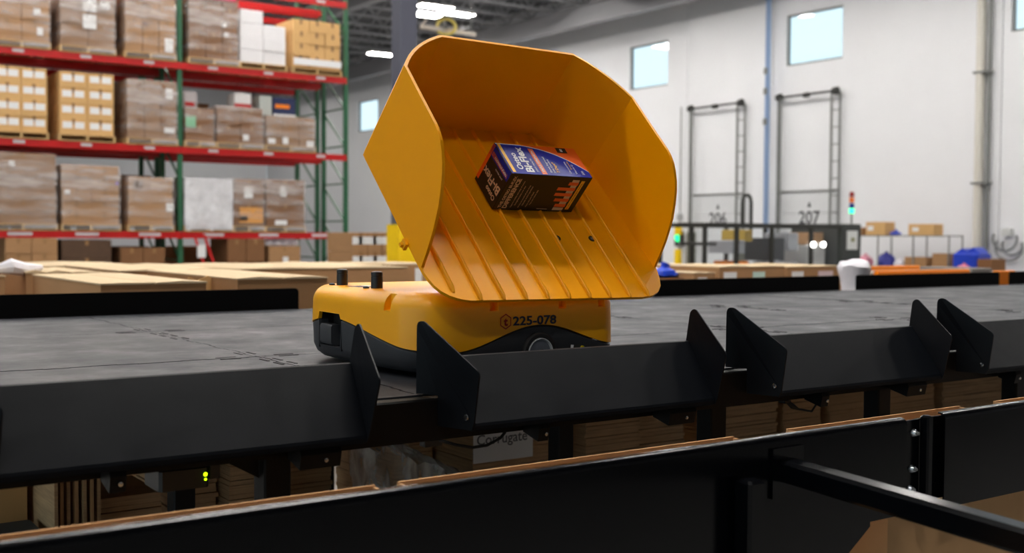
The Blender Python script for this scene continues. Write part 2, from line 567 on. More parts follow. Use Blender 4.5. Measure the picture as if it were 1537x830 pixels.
dock_door(206, 24.70, 27.09, 1, 'white dock door numbered 206 with tall steel tracks, nearer the tray', '206')
dock_door(207, 21.09, 23.36, 2, 'white dock door numbered 207 right of the blue post', '207')

# ------------------------------------------------------------------ things on the right wall
t = thing('wall_post', 'slim blue steel post running up the white wall between the dock doors', 'post', (XW - .3, 23.62, FLOOR))
MB().box(XW - .34, XW - .24, 23.56, 23.575, FLOOR, CEIL - .05).box(XW - .34, XW - .24, 23.665, 23.68, FLOOR, CEIL - .05).box(XW - .30, XW - .285, 23.575, 23.665, FLOOR, CEIL - .05).build('post_section', BLUEPIPE, t)
MB().box(XW - .40, XW - .2, 23.52, 23.72, FLOOR, FLOOR + .03).build('base_plate', GREYST, t)
for zz in (3.7, 4.6, 5.2):
    MB().box(XW - .42, XW - .38, 23.55, 23.67, zz, zz + .18).build('conduit_box', GREYST, t)
t = thing('drain_pipe', 'beige drain pipe clamped to the white wall near the right edge', 'pipe', (XW - .13, 16.75, FLOOR))
MB().tube([(XW - .13, 16.75, FLOOR), (XW - .13, 16.75, CEIL - .1)], .11, 16).build('pipe_run', BEIGE, t, True)
MB().tube([(XW - .1, 16.52, FLOOR), (XW - .1, 16.52, CEIL - .1)], .05, 10).build('conduit', GREYST, t, True)
for zz in (1.74, 4.49, -.4):
    MB().box(XW - .26, XW - .001, 16.45, 16.89, zz - .025, zz + .025).build('pipe_clamp', GREYST, t)
t = thing('signal_light', 'round green dock signal light on the white wall right of the tray', 'signal light', (XW - .06, 27.6, .2))
MB().box(XW - .12, XW - .002, 27.42, 27.78, .05, .55, 0, .02).build('housing', mat('dark_housing', (50, 54, 54), .5), t)
MB().lathe([(.02, -.19), (.10, -.17), (.14, -.12)], (XW, 27.6, .34), 'x', 18).build('lens', emit('green_lens', (30, 230, 130), 2.2), t)
MB().tube([(XW - .03, 27.6, .55), (XW - .03, 27.6, 4.6)], .018, 6).build('conduit', GREYST, t)
MB().box(XW - .08, XW - .002, 27.5, 27.7, .9, 1.1).build('junction_box', mat('grey_box', (170, 172, 174), .5), t)
t = thing('hose_reel', 'coil of grey cable hung on the white wall right of the drain pipe', 'cable', (XW - .1, 15.9, 0))
for i, (r_, dy, dz) in enumerate(((.32, .1, .35), (.26, -.12, .2), (.36, -.05, .15))):
    pts = [(XW - .10 - .03 * i, 15.93 + dy + r_ * math.cos(a), dz + r_ * math.sin(a) * .9) for a in [math.pi * (0.9 + 1.25 * q / 20) for q in range(21)]]
    MB().tube(pts, .03, 7).build('cable_loop', mat('grey_cable', (120, 122, 124), .5), t, True)
MB().box(XW - .16, XW - .002, 15.85, 16.1, .42, .62, 0, .02).build('hook_plate', mat('pale_box', (200, 202, 200), .5), t)
for yy, lab in ((26.98, 'yellow bumper block beside the left track of dock door 206'),):
    t = thing('track_bumper', lab, 'bumper', (XW - .3, 27.3, FLOOR))
    MB().box(XW - .45, XW - .29, 27.2, 27.42, FLOOR, -.05, 0, .02).build('lower_block', YGUARD, t)
    MB().box(XW - .45, XW - .29, 27.2, 27.42, .42, .72, 0, .02).build('upper_block', YGUARD, t)
    MB().box(XW - .31, XW - .28, 27.27, 27.35, -.05, .42).build('strut', GREYST, t)

# ------------------------------------------------------------------ building column
cx, cyy = 7.46, 13.2
t = thing('steel_column', 'slate grey steel building column with yellow lower guard behind the tray', 'column', (cx, cyy, FLOOR))
MB().box(cx - .13, cx + .13, cyy - .13, cyy + .13, FLOOR, CEIL - .76, 0, .015).build('shaft', COLUMN, t)
g = MB()
pr = [(-.17, -.17), (.17, -.17), (.17, .17), (-.17, .17)]
g.box(cx - .17, cx + .17, cyy - .17, cyy - .132, FLOOR, .50, 0, .01).box(cx - .17, cx + .17, cyy + .132, cyy + .17, FLOOR, .50, 0, .01)
g.box(cx - .17, cx - .132, cyy - .132, cyy + .132, FLOOR, .50).box(cx + .132, cx + .17, cyy - .132, cyy + .132, FLOOR, .50)
g.build('column_guard', YGUARD, t)
MB().box(cx - .2, cx + .2, cyy - .2, cyy + .2, FLOOR, FLOOR + .025).build('base_plate', GREYST, t)

# ------------------------------------------------------------------ pallet racks
PX = [3.83, 7.43, 11.01]
BZ = [5.27, 3.684, 2.056, 0.402]
def pallet_rack(yf, yb, label, top=6.6, beams=True, right_beams=True):
    t = thing('pallet_rack', label, 'pallet rack', ((PX[0] + PX[-1]) / 2, (yf + yb) / 2, FLOOR))
    for x in PX:
        for yy in (yf, yb):
            u = MB()
            u.box(x - .045, x + .045, yy - .035, yy - .03, FLOOR, top).box(x - .045, x - .04, yy - .03, yy + .035, FLOOR, top).box(x + .04, x + .045, yy - .03, yy + .035, FLOOR, top)
            uo = u.build('upright', GREEN_POST, t)
            MB().box(x - .08, x + .08, yy - .07, yy + .07, FLOOR, FLOOR + .01).build('foot_plate', GREEN_POST, uo)
        z = FLOOR + .3; k = 0
        while z < top - .8:
            b = MB()
            b.bar((x, yf + .03, z), (x, yb - .03, z), .04, .03)
            b.build('brace', GREEN_POST, t)
            b = MB()
            b.bar((x, yf + .03, z), (x, yb - .03, z + .75), .035, .03)
            b.build('brace', GREEN_POST, t)
            z += .8; k += 1
    if not beams: return t
    for bi in range(2):
        x0, x1 = PX[bi] + .046, PX[bi + 1] - .046
        for z in BZ:
            for yy, s_ in ((yf - .045, 1), (yb + .045, -1)):
                mb = MB()
                mb.prism([(-.02, 0), (.025, 0), (.025, -.035), (.02, -.13), (-.02, -.13)] if s_ > 0 else [(-.025, 0), (.02, 0), (.02, -.13), (-.02, -.13), (-.025, -.035)],
                         lambda a, b, q: (q, yy + a, z + b), x0 - .04, x1 + .04)
                bo = mb.build('beam', RED_BEAM, t)
                if s_ > 0:
                    for q in range(3):
                        xm = x0 + (x1 - x0) * (q + .52) / 3
                        w_ = .42 if z < 1 else .2
                        MB().box(xm - w_ / 2, xm + w_ / 2, yy - .023, yy - .02, z - .085, z - .03).build('beam_label', mat('grey_label', (200, 196, 200), .6), bo)
    return t
rackA = pallet_rack(22.0, 23.07, 'red and green pallet rack loaded with wrapped cartons, front row')
rackB = pallet_rack(23.4, 24.47, 'red and green pallet rack standing behind the front row')
for z in (0.402, 2.056):      # a spare red beam end that shows low on the post
    pass
PALLET = {}
def pallet(x0, x1, y0, y1, z, parent):
    p = MB()
    n = 6
    for i in range(n):
        a = y0 + (y1 - y0) * i / n
        p.box(x0, x1, a + .01, a + (y1 - y0) / n - .02, z + .105, z + .125)
    for q in (0, .5, 1):
        xm = x0 + .02 + (x1 - x0 - .04) * q
        p.box(xm - .02, xm + .02, y0 + .01, y1 - .03, z + .02, z + .105)
    for i in (0, 2, 5):
        a = y0 + (y1 - y0) * i / n
        p.box(x0, x1, a + .01, a + .1, z, z + .02)
    return p.build('pallet', WOOD, parent)

def carton_mesh(w, d, h, m, tape=True, stripes=0):
    mb = MB().cbox(0, w, 0, d, 0, h, .008)
    if tape:
        mb.box(w / 2 - .03, w / 2 + .03, -.002, d + .002, h - .012, h + .002, 1)
        mb.box(w / 2 - .03, w / 2 + .03, -.002, .002, h - .1, h, 1)
    return mb.mesh('carton', [m, TAPE])

def load(label, x0, x1, z0, z1, nx, nz, m, wrap=None, labels=0, y0=21.9, y1=22.95, jitter=.008, tape=True, group=None, cat='pallet load', skip=(), topwrap=False, rects=()):
    t = thing('pallet_load', label, cat, ((x0 + x1) / 2, (y0 + y1) / 2, z0), group)
    pallet(x0 - .02, x1 + .02, y0, y1, z0, t)
    b = z0 + .125
    w, h = (x1 - x0) / nx, (z1 - b) / nz
    me = carton_mesh(w - .008, y1 - y0 - .06, h - .004, m, tape)
    for j in range(nz):
        for i in range(nx):
            if (i, j) in skip: continue
            o = bpy.data.objects.new('carton', me); COL.objects.link(o)
            o.parent = t
            dy = random.uniform(-jitter, jitter * 2)
            o.location = Vector((x0 + i * w + .004 + random.uniform(-jitter, jitter) * .3, y0 + .03 + dy, b + j * h)) - Vector(t.location)
            o['_o'] = tuple(Vector(t.location) + Vector(o.location))
            if labels:
                for q in range(labels):
                    lx = x0 + i * w + w * (.28 + .44 * q if labels == 2 else .5)
                    MB().box(lx - .085, lx + .085, y0 + .03 + dy - .004, y0 + .03 + dy - .001, b + j * h + h * .38, b + j * h + h * .38 + .12).build('label', PAPER, o)
    for (rx, rz, rw, rh, rm) in rects:
        MB().box(rx - rw / 2, rx + rw / 2, y0 + .006, y0 + .009, rz - rh / 2, rz + rh / 2).build('label', rm, t)
    if wrap:
        wv, wf = [], []
        nn = 10
        rows = 9
        ring = []
        for q in range(nn): ring.append((x0 - .012 + (x1 - x0 + .024) * q / nn, y0 + .008))
        for q in range(nn): ring.append((x1 + .012, y0 + .008 + (y1 - y0 - .02) * q / nn))
        for q in range(nn): ring.append((x1 + .012 - (x1 - x0 + .024) * q / nn, y1 - .012))
        for q in range(nn): ring.append((x0 - .012, y1 - .012 - (y1 - y0 - .02) * q / nn))
        N = len(ring)
        mb = MB()
        for r in range(rows + 1):
            z = z0 + .04 + (z1 + .006 - z0 - .04) * r / rows
            for (a, c) in ring:
                wv.append((a + random.uniform(-.004, .004), c - random.uniform(0, .012), z + (random.uniform(-.02, .02) if 0 < r < rows else 0)))
        for r in range(rows):
            for q in range(N):
                w_ = (q + 1) % N
                wf.append((r * N + q, r * N + w_, (r + 1) * N + w_, (r + 1) * N + q))
        mb.add(wv, wf)
        if topwrap: mb.add(wv[rows * N:], [tuple(range(N))])
        mb.build('stretch_wrap', wrap, t)
    return t

A, B_, C_ = BZ[1], BZ[2], BZ[3]
load('brown wrapped cartons on the upper shelf, leftmost of the rack', 4.06, 5.02, A, 4.95, 2, 3, KRAFT, WRAP, rects=((4.8, 4.35, .12, .12, PAPER), (4.85, 4.0, .1, .14, PAPER)))
load('clear-wrapped cartons with two white sheets on the upper shelf, second from left', 5.21, 6.18, A, 5.05, 2, 3, KRAFT_G, WRAP, rects=((5.72, 4.58, .24, .24, PAPER), (5.72, 4.27, .24, .26, PAPER), (6.0, 4.6, .18, .14, PAPER)))
load('tan cartons with dark hand holes on the upper shelf left of the green post', 6.38, 7.33, A, 5.1, 3, 4, KRAFT, WRAP, rects=((6.75, 4.35, .1, .08, KRAFT_D), (6.75, 4.72, .1, .08, KRAFT_D), (7.2, 3.98, .16, .26, PAPER)))
load('dusky wrapped cartons with a red-printed top on the upper shelf right of the green post', 7.60, 8.60, A, 5.12, 3, 5, KRAFT_D, WRAP, rects=((8.2, 5.03, .7, .12, mat('pink_print', (206, 60, 90), .6)), (8.3, 4.5, .09, .09, PAPER), (8.35, 4.3, .09, .09, PAPER)))
load('stack of plain white cartons on the upper shelf', 8.64, 9.62, A, 4.86, 2, 4, WHITE_BOX, None, tape=False, skip=((1, 3),))
load('light tan cartons bound with white film on the upper shelf, rightmost', 9.78, 10.86, A, 4.80, 3, 4, KRAFT_L, None, jitter=.02, rects=((10.32, 3.93, 1.08, .14, PAPER),))
load('tan cartons with four rows of white labels on the middle shelf, leftmost', 4.07, 4.97, B_, 3.34, 2, 4, KRAFT_L, None, labels=2)
load('tan cartons with four rows of white labels on the middle shelf, second from left', 5.18, 6.16, B_, 3.33, 2, 4, KRAFT_L, None, labels=2)
load('pinkish wrapped cartons with dark hand holes on the middle shelf left of the green post', 6.41, 7.35, B_, 3.29, 3, 4, KRAFT_G, WRAP, rects=tuple((6.63 + .45 * i, 2.52 + .33 * j, .1, .06, KRAFT_D) for i in range(2) for j in range(3)) + ((7.2, 3.05, .14, .2, PAPER), (7.2, 2.35, .2, .1, PAPER)))
load('dark wrapped carton with a pale green patch beside the green post on the middle shelf', 7.52, 8.10, B_, 2.82, 1, 2, KRAFT_D, WRAP, rects=((7.62, 2.55, .2, .22, mat('pale_green_print', (130, 190, 150), .6)),))
load('wide dusky wrapped carton load on the middle shelf, second right of the green post', 8.16, 9.12, B_, 2.9, 2, 2, KRAFT_D, WRAP, rects=((8.75, 2.3, .12, .12, PAPER),))
load('wrapped cartons with small labels on the middle shelf, rightmost', 9.18, 10.26, B_, 2.78, 3, 3, KRAFT_G, WRAP, rects=((9.3, 2.26, .16, .1, PAPER), (9.6, 2.28, .12, .14, PAPER), (10.15, 2.24, .16, .12, PAPER)))
load('tall wrapped brown carton load on the lower shelf, leftmost', 3.98, 5.11, C_, 1.80, 1, 6, KRAFT_G, WRAP, rects=((4.35, 1.6, .1, .1, PAPER),))
load('uneven wrapped tan cartons on the lower shelf, second from left', 5.21, 6.25, C_, 1.62, 2, 5, KRAFT, WRAP, jitter=.025, rects=((5.3, 1.12, .1, .08, PAPER), (6.2, 1.3, .06, .06, mat('violet_print', (150, 120, 200), .6))))
load('wrapped single large carton with grey print on the lower shelf left of the green post', 6.42, 7.27, C_, 1.44, 1, 1, KRAFT, WRAP, rects=((6.6, 1.3, .16, .14, mat('grey_print', (110, 96, 90), .6)), (7.2, .87, .14, .16, PAPER)))
load('bundle of white wrapped sacks on the lower shelf right of the green post', 7.51, 8.46, C_, 1.45, 2, 3, WHITE_BOX, WRAP_W, tape=False, topwrap=True, jitter=.02)
load('narrow wrapped carton stack with an orange carton low down on the lower shelf', 8.50, 9.14, C_, 1.47, 1, 2, KRAFT_D, WRAP, rects=((8.8, 1.2, .18, .22, PAPER), (8.86, .74, .5, .32, mat('orange_card', (214, 150, 70), .7)), (8.7, .68, .16, .1, PAPER)))
load('dark brown wrapped cartons with two white sheets on the lower shelf, rightmost', 9.18, 10.03, C_, 1.48, 1, 2, KRAFT_D, WRAP, rects=((9.55, 1.24, .14, .2, PAPER), (9.5, .6, .26, .1, PAPER)))
load('pair of brown carton columns on the floor under the rack, leftmost', 4.23, 5.13, FLOOR, .27, 2, 5, KRAFT, None)
load('dark wrapped load on the floor under the second rack slot', 5.2, 6.1, FLOOR, .24, 1, 4, mat('dark_brown_card', (84, 60, 42), .8, var=.1), None)  # one even, darker brown card colour for this load
load('low pair of brown cartons on the floor left of the green post', 6.27, 7.12, FLOOR, .09, 2, 4, KRAFT_D, None)
load('large dark brown carton load on the floor right of the green post', 8.37, 9.15, FLOOR, .27, 2, 3, KRAFT_D, None)
load('tan carton load heaped with white bags on the floor under the rack end', 9.25, 9.95, FLOOR, .12, 1, 4, KRAFT, None, rects=((9.6, -.2, .12, .2, PAPER),))
t = thing('bag_heap', 'row of crumpled white bags on the rightmost floor load under the rack', 'bags', (9.5, 22.3, .12))
for i in range(4):
    mb = MB()
    cxx = 9.3 + i * .19
    mb.lathe([(.02, 0), (.11, .01), (.13, .06), (.10, .12), (.02, .14)], (cxx, 22.15, .12), 'z', 12)
    mb.build('white_bag', WHITE_BAG, t, True)
GB = 'dark loads in the rear rack row'
for z, zt in ((A, 5.0), (B_, 3.25), (C_, 1.55), (FLOOR, .1)):
    for x0 in (4.1, 5.25, 6.4):
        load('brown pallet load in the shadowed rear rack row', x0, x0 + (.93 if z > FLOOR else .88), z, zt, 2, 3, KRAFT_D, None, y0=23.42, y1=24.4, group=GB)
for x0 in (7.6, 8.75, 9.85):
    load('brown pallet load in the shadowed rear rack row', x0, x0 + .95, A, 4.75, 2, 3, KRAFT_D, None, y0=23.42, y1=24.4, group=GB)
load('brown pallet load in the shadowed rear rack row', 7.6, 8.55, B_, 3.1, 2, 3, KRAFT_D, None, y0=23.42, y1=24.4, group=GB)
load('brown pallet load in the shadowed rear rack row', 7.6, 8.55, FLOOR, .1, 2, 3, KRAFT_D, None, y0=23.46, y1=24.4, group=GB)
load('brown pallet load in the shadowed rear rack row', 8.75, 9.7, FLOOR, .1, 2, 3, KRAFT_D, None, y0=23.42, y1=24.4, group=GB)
# small things standing on the middle-shelf loads
t = thing('display_carton', 'small white and red printed carton on top of the middle-shelf load', 'carton', (8.75, 22.4, 2.9))
MB().cbox(8.62, 8.98, 22.2, 22.6, 2.9, 3.22, .008).build('carton_body', PAPER, t)
MB().box(8.62, 8.98, 22.194, 22.199, 2.93, 3.0).build('red_band', RED_BEAM, t)
t = thing('display_carton', 'navy carton with orange lettering band on the middle shelf near the rack end', 'carton', (9.7, 22.5, 2.78))
MB().cbox(9.5, 10.0, 22.3, 22.7, 2.78, 3.2, .008).build('carton_body', mat('navy_card', (36, 48, 92), .5), t)
MB().box(9.54, 9.86, 22.294, 22.299, 2.98, 3.06).build('orange_band', ORANGE, t)
MB().box(9.5, 10.0, 22.294, 22.299, 2.80, 2.86).build('white_band', PAPER, t)
t = thing('display_carton', 'pale grey carton beside the navy one on the middle shelf', 'carton', (9.3, 22.5, 2.78))
MB().cbox(9.20, 9.47, 22.3, 22.7, 2.785, 3.22, .008).build('carton_body', mat('pale_grey_card', (196, 204, 200), .6), t)
t = thing('wrapped_bundle', 'clear-wrapped bundle with red print on the middle shelf right of the green post', 'bundle', (7.8, 22.4, 2.82))
MB().cbox(7.56, 7.86, 22.2, 22.6, 2.82, 3.18, .03).build('bundle_body', mat('milky_film', (196, 190, 192), .35, var=.1, bump=.4, bscale=20), t)
MB().box(7.6, 7.8, 22.194, 22.199, 2.88, 2.96).build('red_print', RED_BEAM, t)

# red pallet jack handle / lift mast glimpsed low at the post
t = thing('hand_truck', 'red and white hand truck leaning at the green rack post near the floor', 'hand truck', (7.75, 21.6, FLOOR))
MB().bar((7.62, 21.75, .35), (8.0, 21.6, -.9), .05, .05).build('side_rail', RED_BEAM, t)
MB().bar((7.82, 21.75, .35), (8.2, 21.6, -.9), .05, .05).build('side_rail', RED_BEAM, t)
MB().box(7.98, 8.22, 21.45, 21.62, FLOOR, FLOOR + .02).bar((8.0, 21.6, -.9), (8.05, 21.6, FLOOR + .02), .05, .05).bar((8.2, 21.6, -.9), (8.17, 21.6, FLOOR + .02), .05, .05).build('toe_plate', GREYST, t)
MB().box(7.66, 7.82, 21.66, 21.69, -.1, .14).build('white_tag', PAPER, t)

# pallet of labelled cartons beyond the rack end
load('pallet of brown cartons with round white labels between rack end and column', 8.16, 8.92, FLOOR, .40, 3, 5, KRAFT, None, labels=2, y0=16.0, y1=17.0)
load('narrow brown carton pallet with white labels right behind the labelled one', 9.0, 9.3, FLOOR, .38, 1, 5, KRAFT, None, labels=1, y0=16.3, y1=17.2)

# ------------------------------------------------------------------ large cartons behind the platform
def big_carton(label, x0, x1, y0, y1, z1, m=KRAFT_LIT, side=KRAFT, flap=None, z0=FLOOR, rects=(), group=None, name='bulk_carton'):
    t = thing(name, label, 'carton', ((x0 + x1) / 2, (y0 + y1) / 2, z0), group)
    mb = MB().box(x0, x1, y0, y1, z0, z1 - .006)
    mb.build('carton_wall', side, t)
    xm = (x0 + x1) / 2
    for a, b in ((x0 - .004, xm - .003), (xm + .003, x1 + .004)):
        MB().prism([(a, z1 - .006), (b, z1 - .006), (b, z1 + .001), ((a + b) / 2, z1 + random.uniform(.002, .012)), (a, z1 + .001)],
                   lambda p, q, s_: (p, s_, q), y0 - .004, y1 + .004).build('top_flap', m, t)
    if flap:
        MB().prism(flap, lambda p, q, s_: (p, s_, q), y0 - .008, y0 - .002).build('side_flap', m, t)
    for (a, b, c, d, mm) in rects:
        MB().box(a, b, y0 - .009, y0 - .004, c, d).build('label', mm, t)
    return t
big_carton('bulk carton with lit-coloured top just behind the black rear panel, left of the open flap', 1.465, 1.97, 5.45, 6.85, .125)
big_carton('bulk carton with a lifted flap, nearest the yellow robot behind the rear panel', 2.13, 2.62, 5.45, 6.9, .138, flap=None)
mb = MB().prism([(2.0, .135), (2.05, .12), (2.105, .142), (2.125, .13), (2.125, -.1), (2.0, -.1)], lambda p, q, s_: (p, s_, q), 5.8, 5.806)
tag(mb.build('cardboard_flap', KRAFT_L), 'torn cardboard sheet standing between the two nearest bulk cartons', 'cardboard')
big_carton('bulk carton with lit-coloured top in the second row behind the left carton', 1.99, 2.75, 6.98, 8.3, .135)
big_carton('brown carton with a white strip label at the left behind the rear panel', 1.44, 1.66, 6.9, 7.9, .135, side=KRAFT, rects=((1.50, 1.57, -.12, .10, PAPER),))
big_carton('plain brown carton beside the strip-labelled one', 1.70, 1.86, 6.9, 7.9, .132)
big_carton('brown carton at the left edge behind the rear panel', .9, 1.29, 6.7, 7.9, .125)
big_carton('wide carton with lit-coloured top in the third row below the rack', 2.85, 4.1, 7.2, 8.6, .13)
big_carton('long carton with lit-coloured top at the far left below the rack', 1.2, 2.6, 8.5, 9.6, .125)
tag(MB().tube([(1.28, 6.95, .15), (1.36, 6.9, .17), (1.45, 6.98, .15), (1.55, 7.0, .16)], [.02, .045, .04, .015], 8).build('plastic_scrap', WHITE_BAG), 'crumpled white plastic scrap lying on the brown carton at left', 'plastic')
# labelled cartons on trolleys behind the robot
for (x0, x1, lab, rr) in ((4.27, 4.86, 'brown carton with white labels behind the robot sensors, left one', ((4.33, 4.40), (4.58, 4.72))),
                          (4.92, 5.5, 'brown carton with white labels behind the robot sensors, right one', ((5.03, 5.10), (5.2, 5.27)))):
    big_carton(lab, x0, x1, 9.0, 9.9, .098, rects=tuple((a, b, -.12, .06, PAPER) for a, b in rr))
t = thing('conveyor_bed', 'orange conveyor bed glimpsed beyond the bulk cartons at left', 'conveyor', (4.1, 9.6, FLOOR))
MB().box(3.55, 4.24, 9.3, 9.45, -.02, .072, 0, .01).build('side_channel', ORANGE, t)
MB().box(3.55, 4.24, 9.46, 9.8, .02, .055).build('belt', RUBBER, t)
for q in (3.6, 4.14):
    MB().box(q, q + .06, 9.32, 9.42, FLOOR, -.02).build('leg', GREYST, t)

# right of the tray, beyond the platform
big_carton('long carton bench with lit-coloured top below the clear-walled machine, left part', 6.95, 7.75, 6.9, 7.8, .106, rects=((7.0, 7.15, -.05, .06, PAPER), (7.35, 7.5, -.05, .06, mat('pale_green_label', (196, 224, 214), .6))))
big_carton('long carton bench with lit-coloured top below the clear-walled machine, right part', 7.8, 8.62, 6.9, 7.8, .098, rects=((7.85, 8.0, -.05, .055, PAPER), (8.2, 8.4, -.05, .055, mat('pale_pink_label', (220, 200, 204), .6))))
big_carton('small brown carton right of the blue sacks by the tray edge', 6.66, 6.9, 6.9, 7.4, .06, rects=((6.7, 6.8, -.05, .02, PAPER),))
t = thing('bag', 'thin white plastic sack slumped over the bench end near the tray', 'bag', (6.78, 7.6, -.03))
MB().lathe([(.03, 0), (.13, .01), (.16, .05), (.12, .10), (.03, .13)], (6.78, 7.6, -.03), 'z', 14).build('bag_body', WHITE_BAG, t, True)
def sack(label, x, y, z, r, h, m):
    mb = MB()
    prof = [(.02, 0), (r * .9, .02), (r, h * .3), (r * .85, h * .7), (r * .45, h * .93), (.02, h)]
    n = 16
    vs, fs = [], []
    for i, (rr, hh) in enumerate(prof):
        for q in range(n):
            a = 2 * math.pi * q / n
            k = rr * (1 + random.uniform(-.16, .16))
            vs.append((x + k * math.cos(a), y + k * math.sin(a), z + hh + random.uniform(-.01, .01) * (i > 0)))
    for i in range(len(prof) - 1):
        for q in range(n):
            w = (q + 1) % n
            fs.append((i * n + q, i * n + w, (i + 1) * n + w, (i + 1) * n + q))
    fs += [tuple(range(n - 1, -1, -1)), tuple(range((len(prof) - 1) * n, len(prof) * n))]
    mb.add(vs, fs)
    t = thing('sack', label, 'sack', (x, y, z))
    mb.build('sack_body', m, t, True)
    MB().tube([(x, y, z + h - .01), (x + .02, y, z + h + .03)], [.03, .045], 8).build('tied_neck', m, t, True)
    return t
t = thing('packing_bench', 'low bench carrying blue sacks right beside the tray', 'bench', (6.3, 7.3, FLOOR))
MB().box(5.9, 6.64, 7.0, 7.7, -.03, .01).build('bench_top', KRAFT_D, t)
for q in (5.92, 6.54):
    for yq in (7.02, 7.62):
        MB().box(q, q + .06, yq, yq + .06, FLOOR, -.03).build('leg', GREYST, t)
sack('blue plastic sack lying nearest the tray edge', 6.30, 7.24, .01, .12, .09, BLUE_BAG)
sack('blue plastic sack in front of the brown box by the tray', 6.56, 7.16, .01, .11, .09, BLUE_BAG)
big_carton('small brown box between the blue sacks by the tray', 6.42, 6.62, 7.42, 7.62, .13, z0=.01, name='small_carton')
sack('blue sack on top of the brown box by the tray', 6.50, 7.52, .142, .09, .05, BLUE_BAG)

# white bag bin in the gap of the rear panels
t = thing('bag_bin', 'white plastic bag bin with a green mark in the gap of the rear panels', 'bin', (7.09, 5.62, FLOOR))
mb = MB()
n, prof = 20, [(.10, FLOOR), (.10, -.3), (.095, -.02), (.105, .06), (.122, .11), (.125, .145), (.105, .172), (.05, .188)]
vs, fs = [], []
for i, (rr, hh) in enumerate(prof):
    for q in range(n):
        a = 2 * math.pi * q / n
        k = rr * (1 + (random.uniform(-.08, .08) if i > 1 else 0))
        vs.append((7.09 + k * math.cos(a), 5.62 + k * math.sin(a), hh + (random.uniform(-.012, .012) if i > 3 else 0)))
for i in range(len(prof) - 1):
    for q in range(n):
        w = (q + 1) % n
        fs.append((i * n + q, i * n + w, (i + 1) * n + w, (i + 1) * n + q))
mb.add(vs, fs + [tuple(range((len(prof) - 1) * n, len(prof) * n)), tuple(range(n - 1, -1, -1))])
mb.build('bag_body', WHITE_BAG, t, True)
put_text('green_mark', text_mesh('o', .09, GREEN_INK, .01, depth=.002, sx=1.6), t, (7.06, 5.512, .0), (.96, -.28, 0), (0, 0, 1))

# orange conveyors at the right
t = thing('conveyor_bed', 'long orange conveyor side beyond the rear panels at right', 'conveyor', (9.9, 7.2, FLOOR))
MB().box(9.2, 10.7, 7.0, 7.06, -.06, .042, 0, .008).build('side_channel', ORANGE, t)
MB().box(9.2, 10.7, 7.6, 7.66, -.06, .065, 0, .008).build('side_channel', ORANGE, t)
MB().box(9.2, 10.7, 7.07, 7.59, -.02, .02).build('belt', mat('grey_belt', (150, 146, 140), .7), t)
for q in (9.35, 10.3):
    MB().box(q, q + .07, 7.0, 7.06, FLOOR, -.06).box(q, q + .07, 7.6, 7.66, FLOOR, -.06).build('leg', ORANGE, t)
t = thing('conveyor_end', 'orange conveyor end frame in the rightmost gap of the rear panels', 'conveyor', (8.75, 5.45, FLOOR))
MB().box(8.62, 8.90, 5.40, 5.44, -.15, .095, 0, .006).build('end_plate', ORANGE, t)
MB().box(8.64, 8.70, 5.45, 5.9, FLOOR, .04).box(8.82, 8.88, 5.45, 5.9, FLOOR, .04).build('frame', ORANGE, t)
MB().tube([(8.63, 5.47, .065), (8.89, 5.47, .065)], .025, 10).build('roller', GREYST, t)
t = thing('conveyor_bed', 'short orange conveyor bed just right of the white bag bin', 'conveyor', (8.75, 7.4, FLOOR))
MB().box(8.72, 9.2, 7.2, 7.26, -.04, .075, 0, .008).box(8.72, 9.2, 7.7, 7.76, -.04, .075, 0, .008).build('side_channel', ORANGE, t)
MB().box(8.72, 9.2, 7.27, 7.69, .0, .03).build('belt', RUBBER, t)
MB().box(8.76, 8.84, 7.3, 7.66, FLOOR, 0).box(9.06, 9.14, 7.3, 7.66, FLOOR, 0).build('leg', GREYST, t)
t = thing('pallet_stack', 'grey stack of folded sacks at the far right behind the rear panel', 'sacks', (11.3, 7.6, FLOOR))
for i in range(4):
    MB().cbox(10.95 + .03 * i, 11.6 - .06 * i, 7.2, 7.9, -.08 + .03 * i, -.05 + .03 * i, .012).build('folded_sack', mat('grey_sack', (120, 116, 112), .7, var=.1), t)
MB().box(10.9, 11.7, 7.1, 8.0, FLOOR, -.08).build('crate', KRAFT_D, t)

# ------------------------------------------------------------------ clear-walled packing machine
MX0, MX1, MY0, MY1, MZ = 14.73, 19.12, 15.0, 16.3, .62
t = thing('packing_machine', 'long packing machine with dark frame and clear panels below the dock doors', 'machine', ((MX0 + MX1) / 2, (MY0 + MY1) / 2, FLOOR))
posts = [14.73, 15.55, 16.5, 17.62, 18.62]
for x in posts:
    for yy in (MY0, MY1 - .1):
        MB().box(x, x + .075, yy, yy + .075, FLOOR, MZ - .08, 0, .008).build('frame_post', DARKFRAME, t)
for z in (MZ - .08, -.45):
    for yy in (MY0, MY1 - .1):
        MB().box(MX0, 18.72, yy, yy + .1, z, z + .08).build('frame_rail', DARKFRAME, t)
    for x in (posts[0], posts[2], posts[4]):
        MB().box(x, x + .1, MY0 + .1, MY1 - .1, z, z + .08).build('frame_rail', DARKFRAME, t)
for x0, x1 in zip(posts, posts[1:]):
    MB().add([(x0 + .075, MY0 + .04, -.37), (x1, MY0 + .04, -.37), (x1, MY0 + .04, MZ - .08), (x0 + .075, MY0 + .04, MZ - .08)], [(0, 1, 2, 3)]).build('clear_panel', PANE_M, t)
    MB().box(x0 + .1, x1, MY0 + .03, MY0 + .06, FLOOR, -.45).build('lower_panel', mat('grey_machine_panel', (120, 120, 122), .5), t)
MB().box(18.5, MX1, MY0 - .02, MY1, FLOOR, MZ + .02, 0, .02).build('control_cabinet', mat('charcoal_cabinet', (52, 56, 54), .5), t)
cp = MB().box(18.66, 18.98, MY0 - .035, MY0 - .021, .12, .5).build('control_panel', mat('panel_white', (226, 228, 226), .4), t)
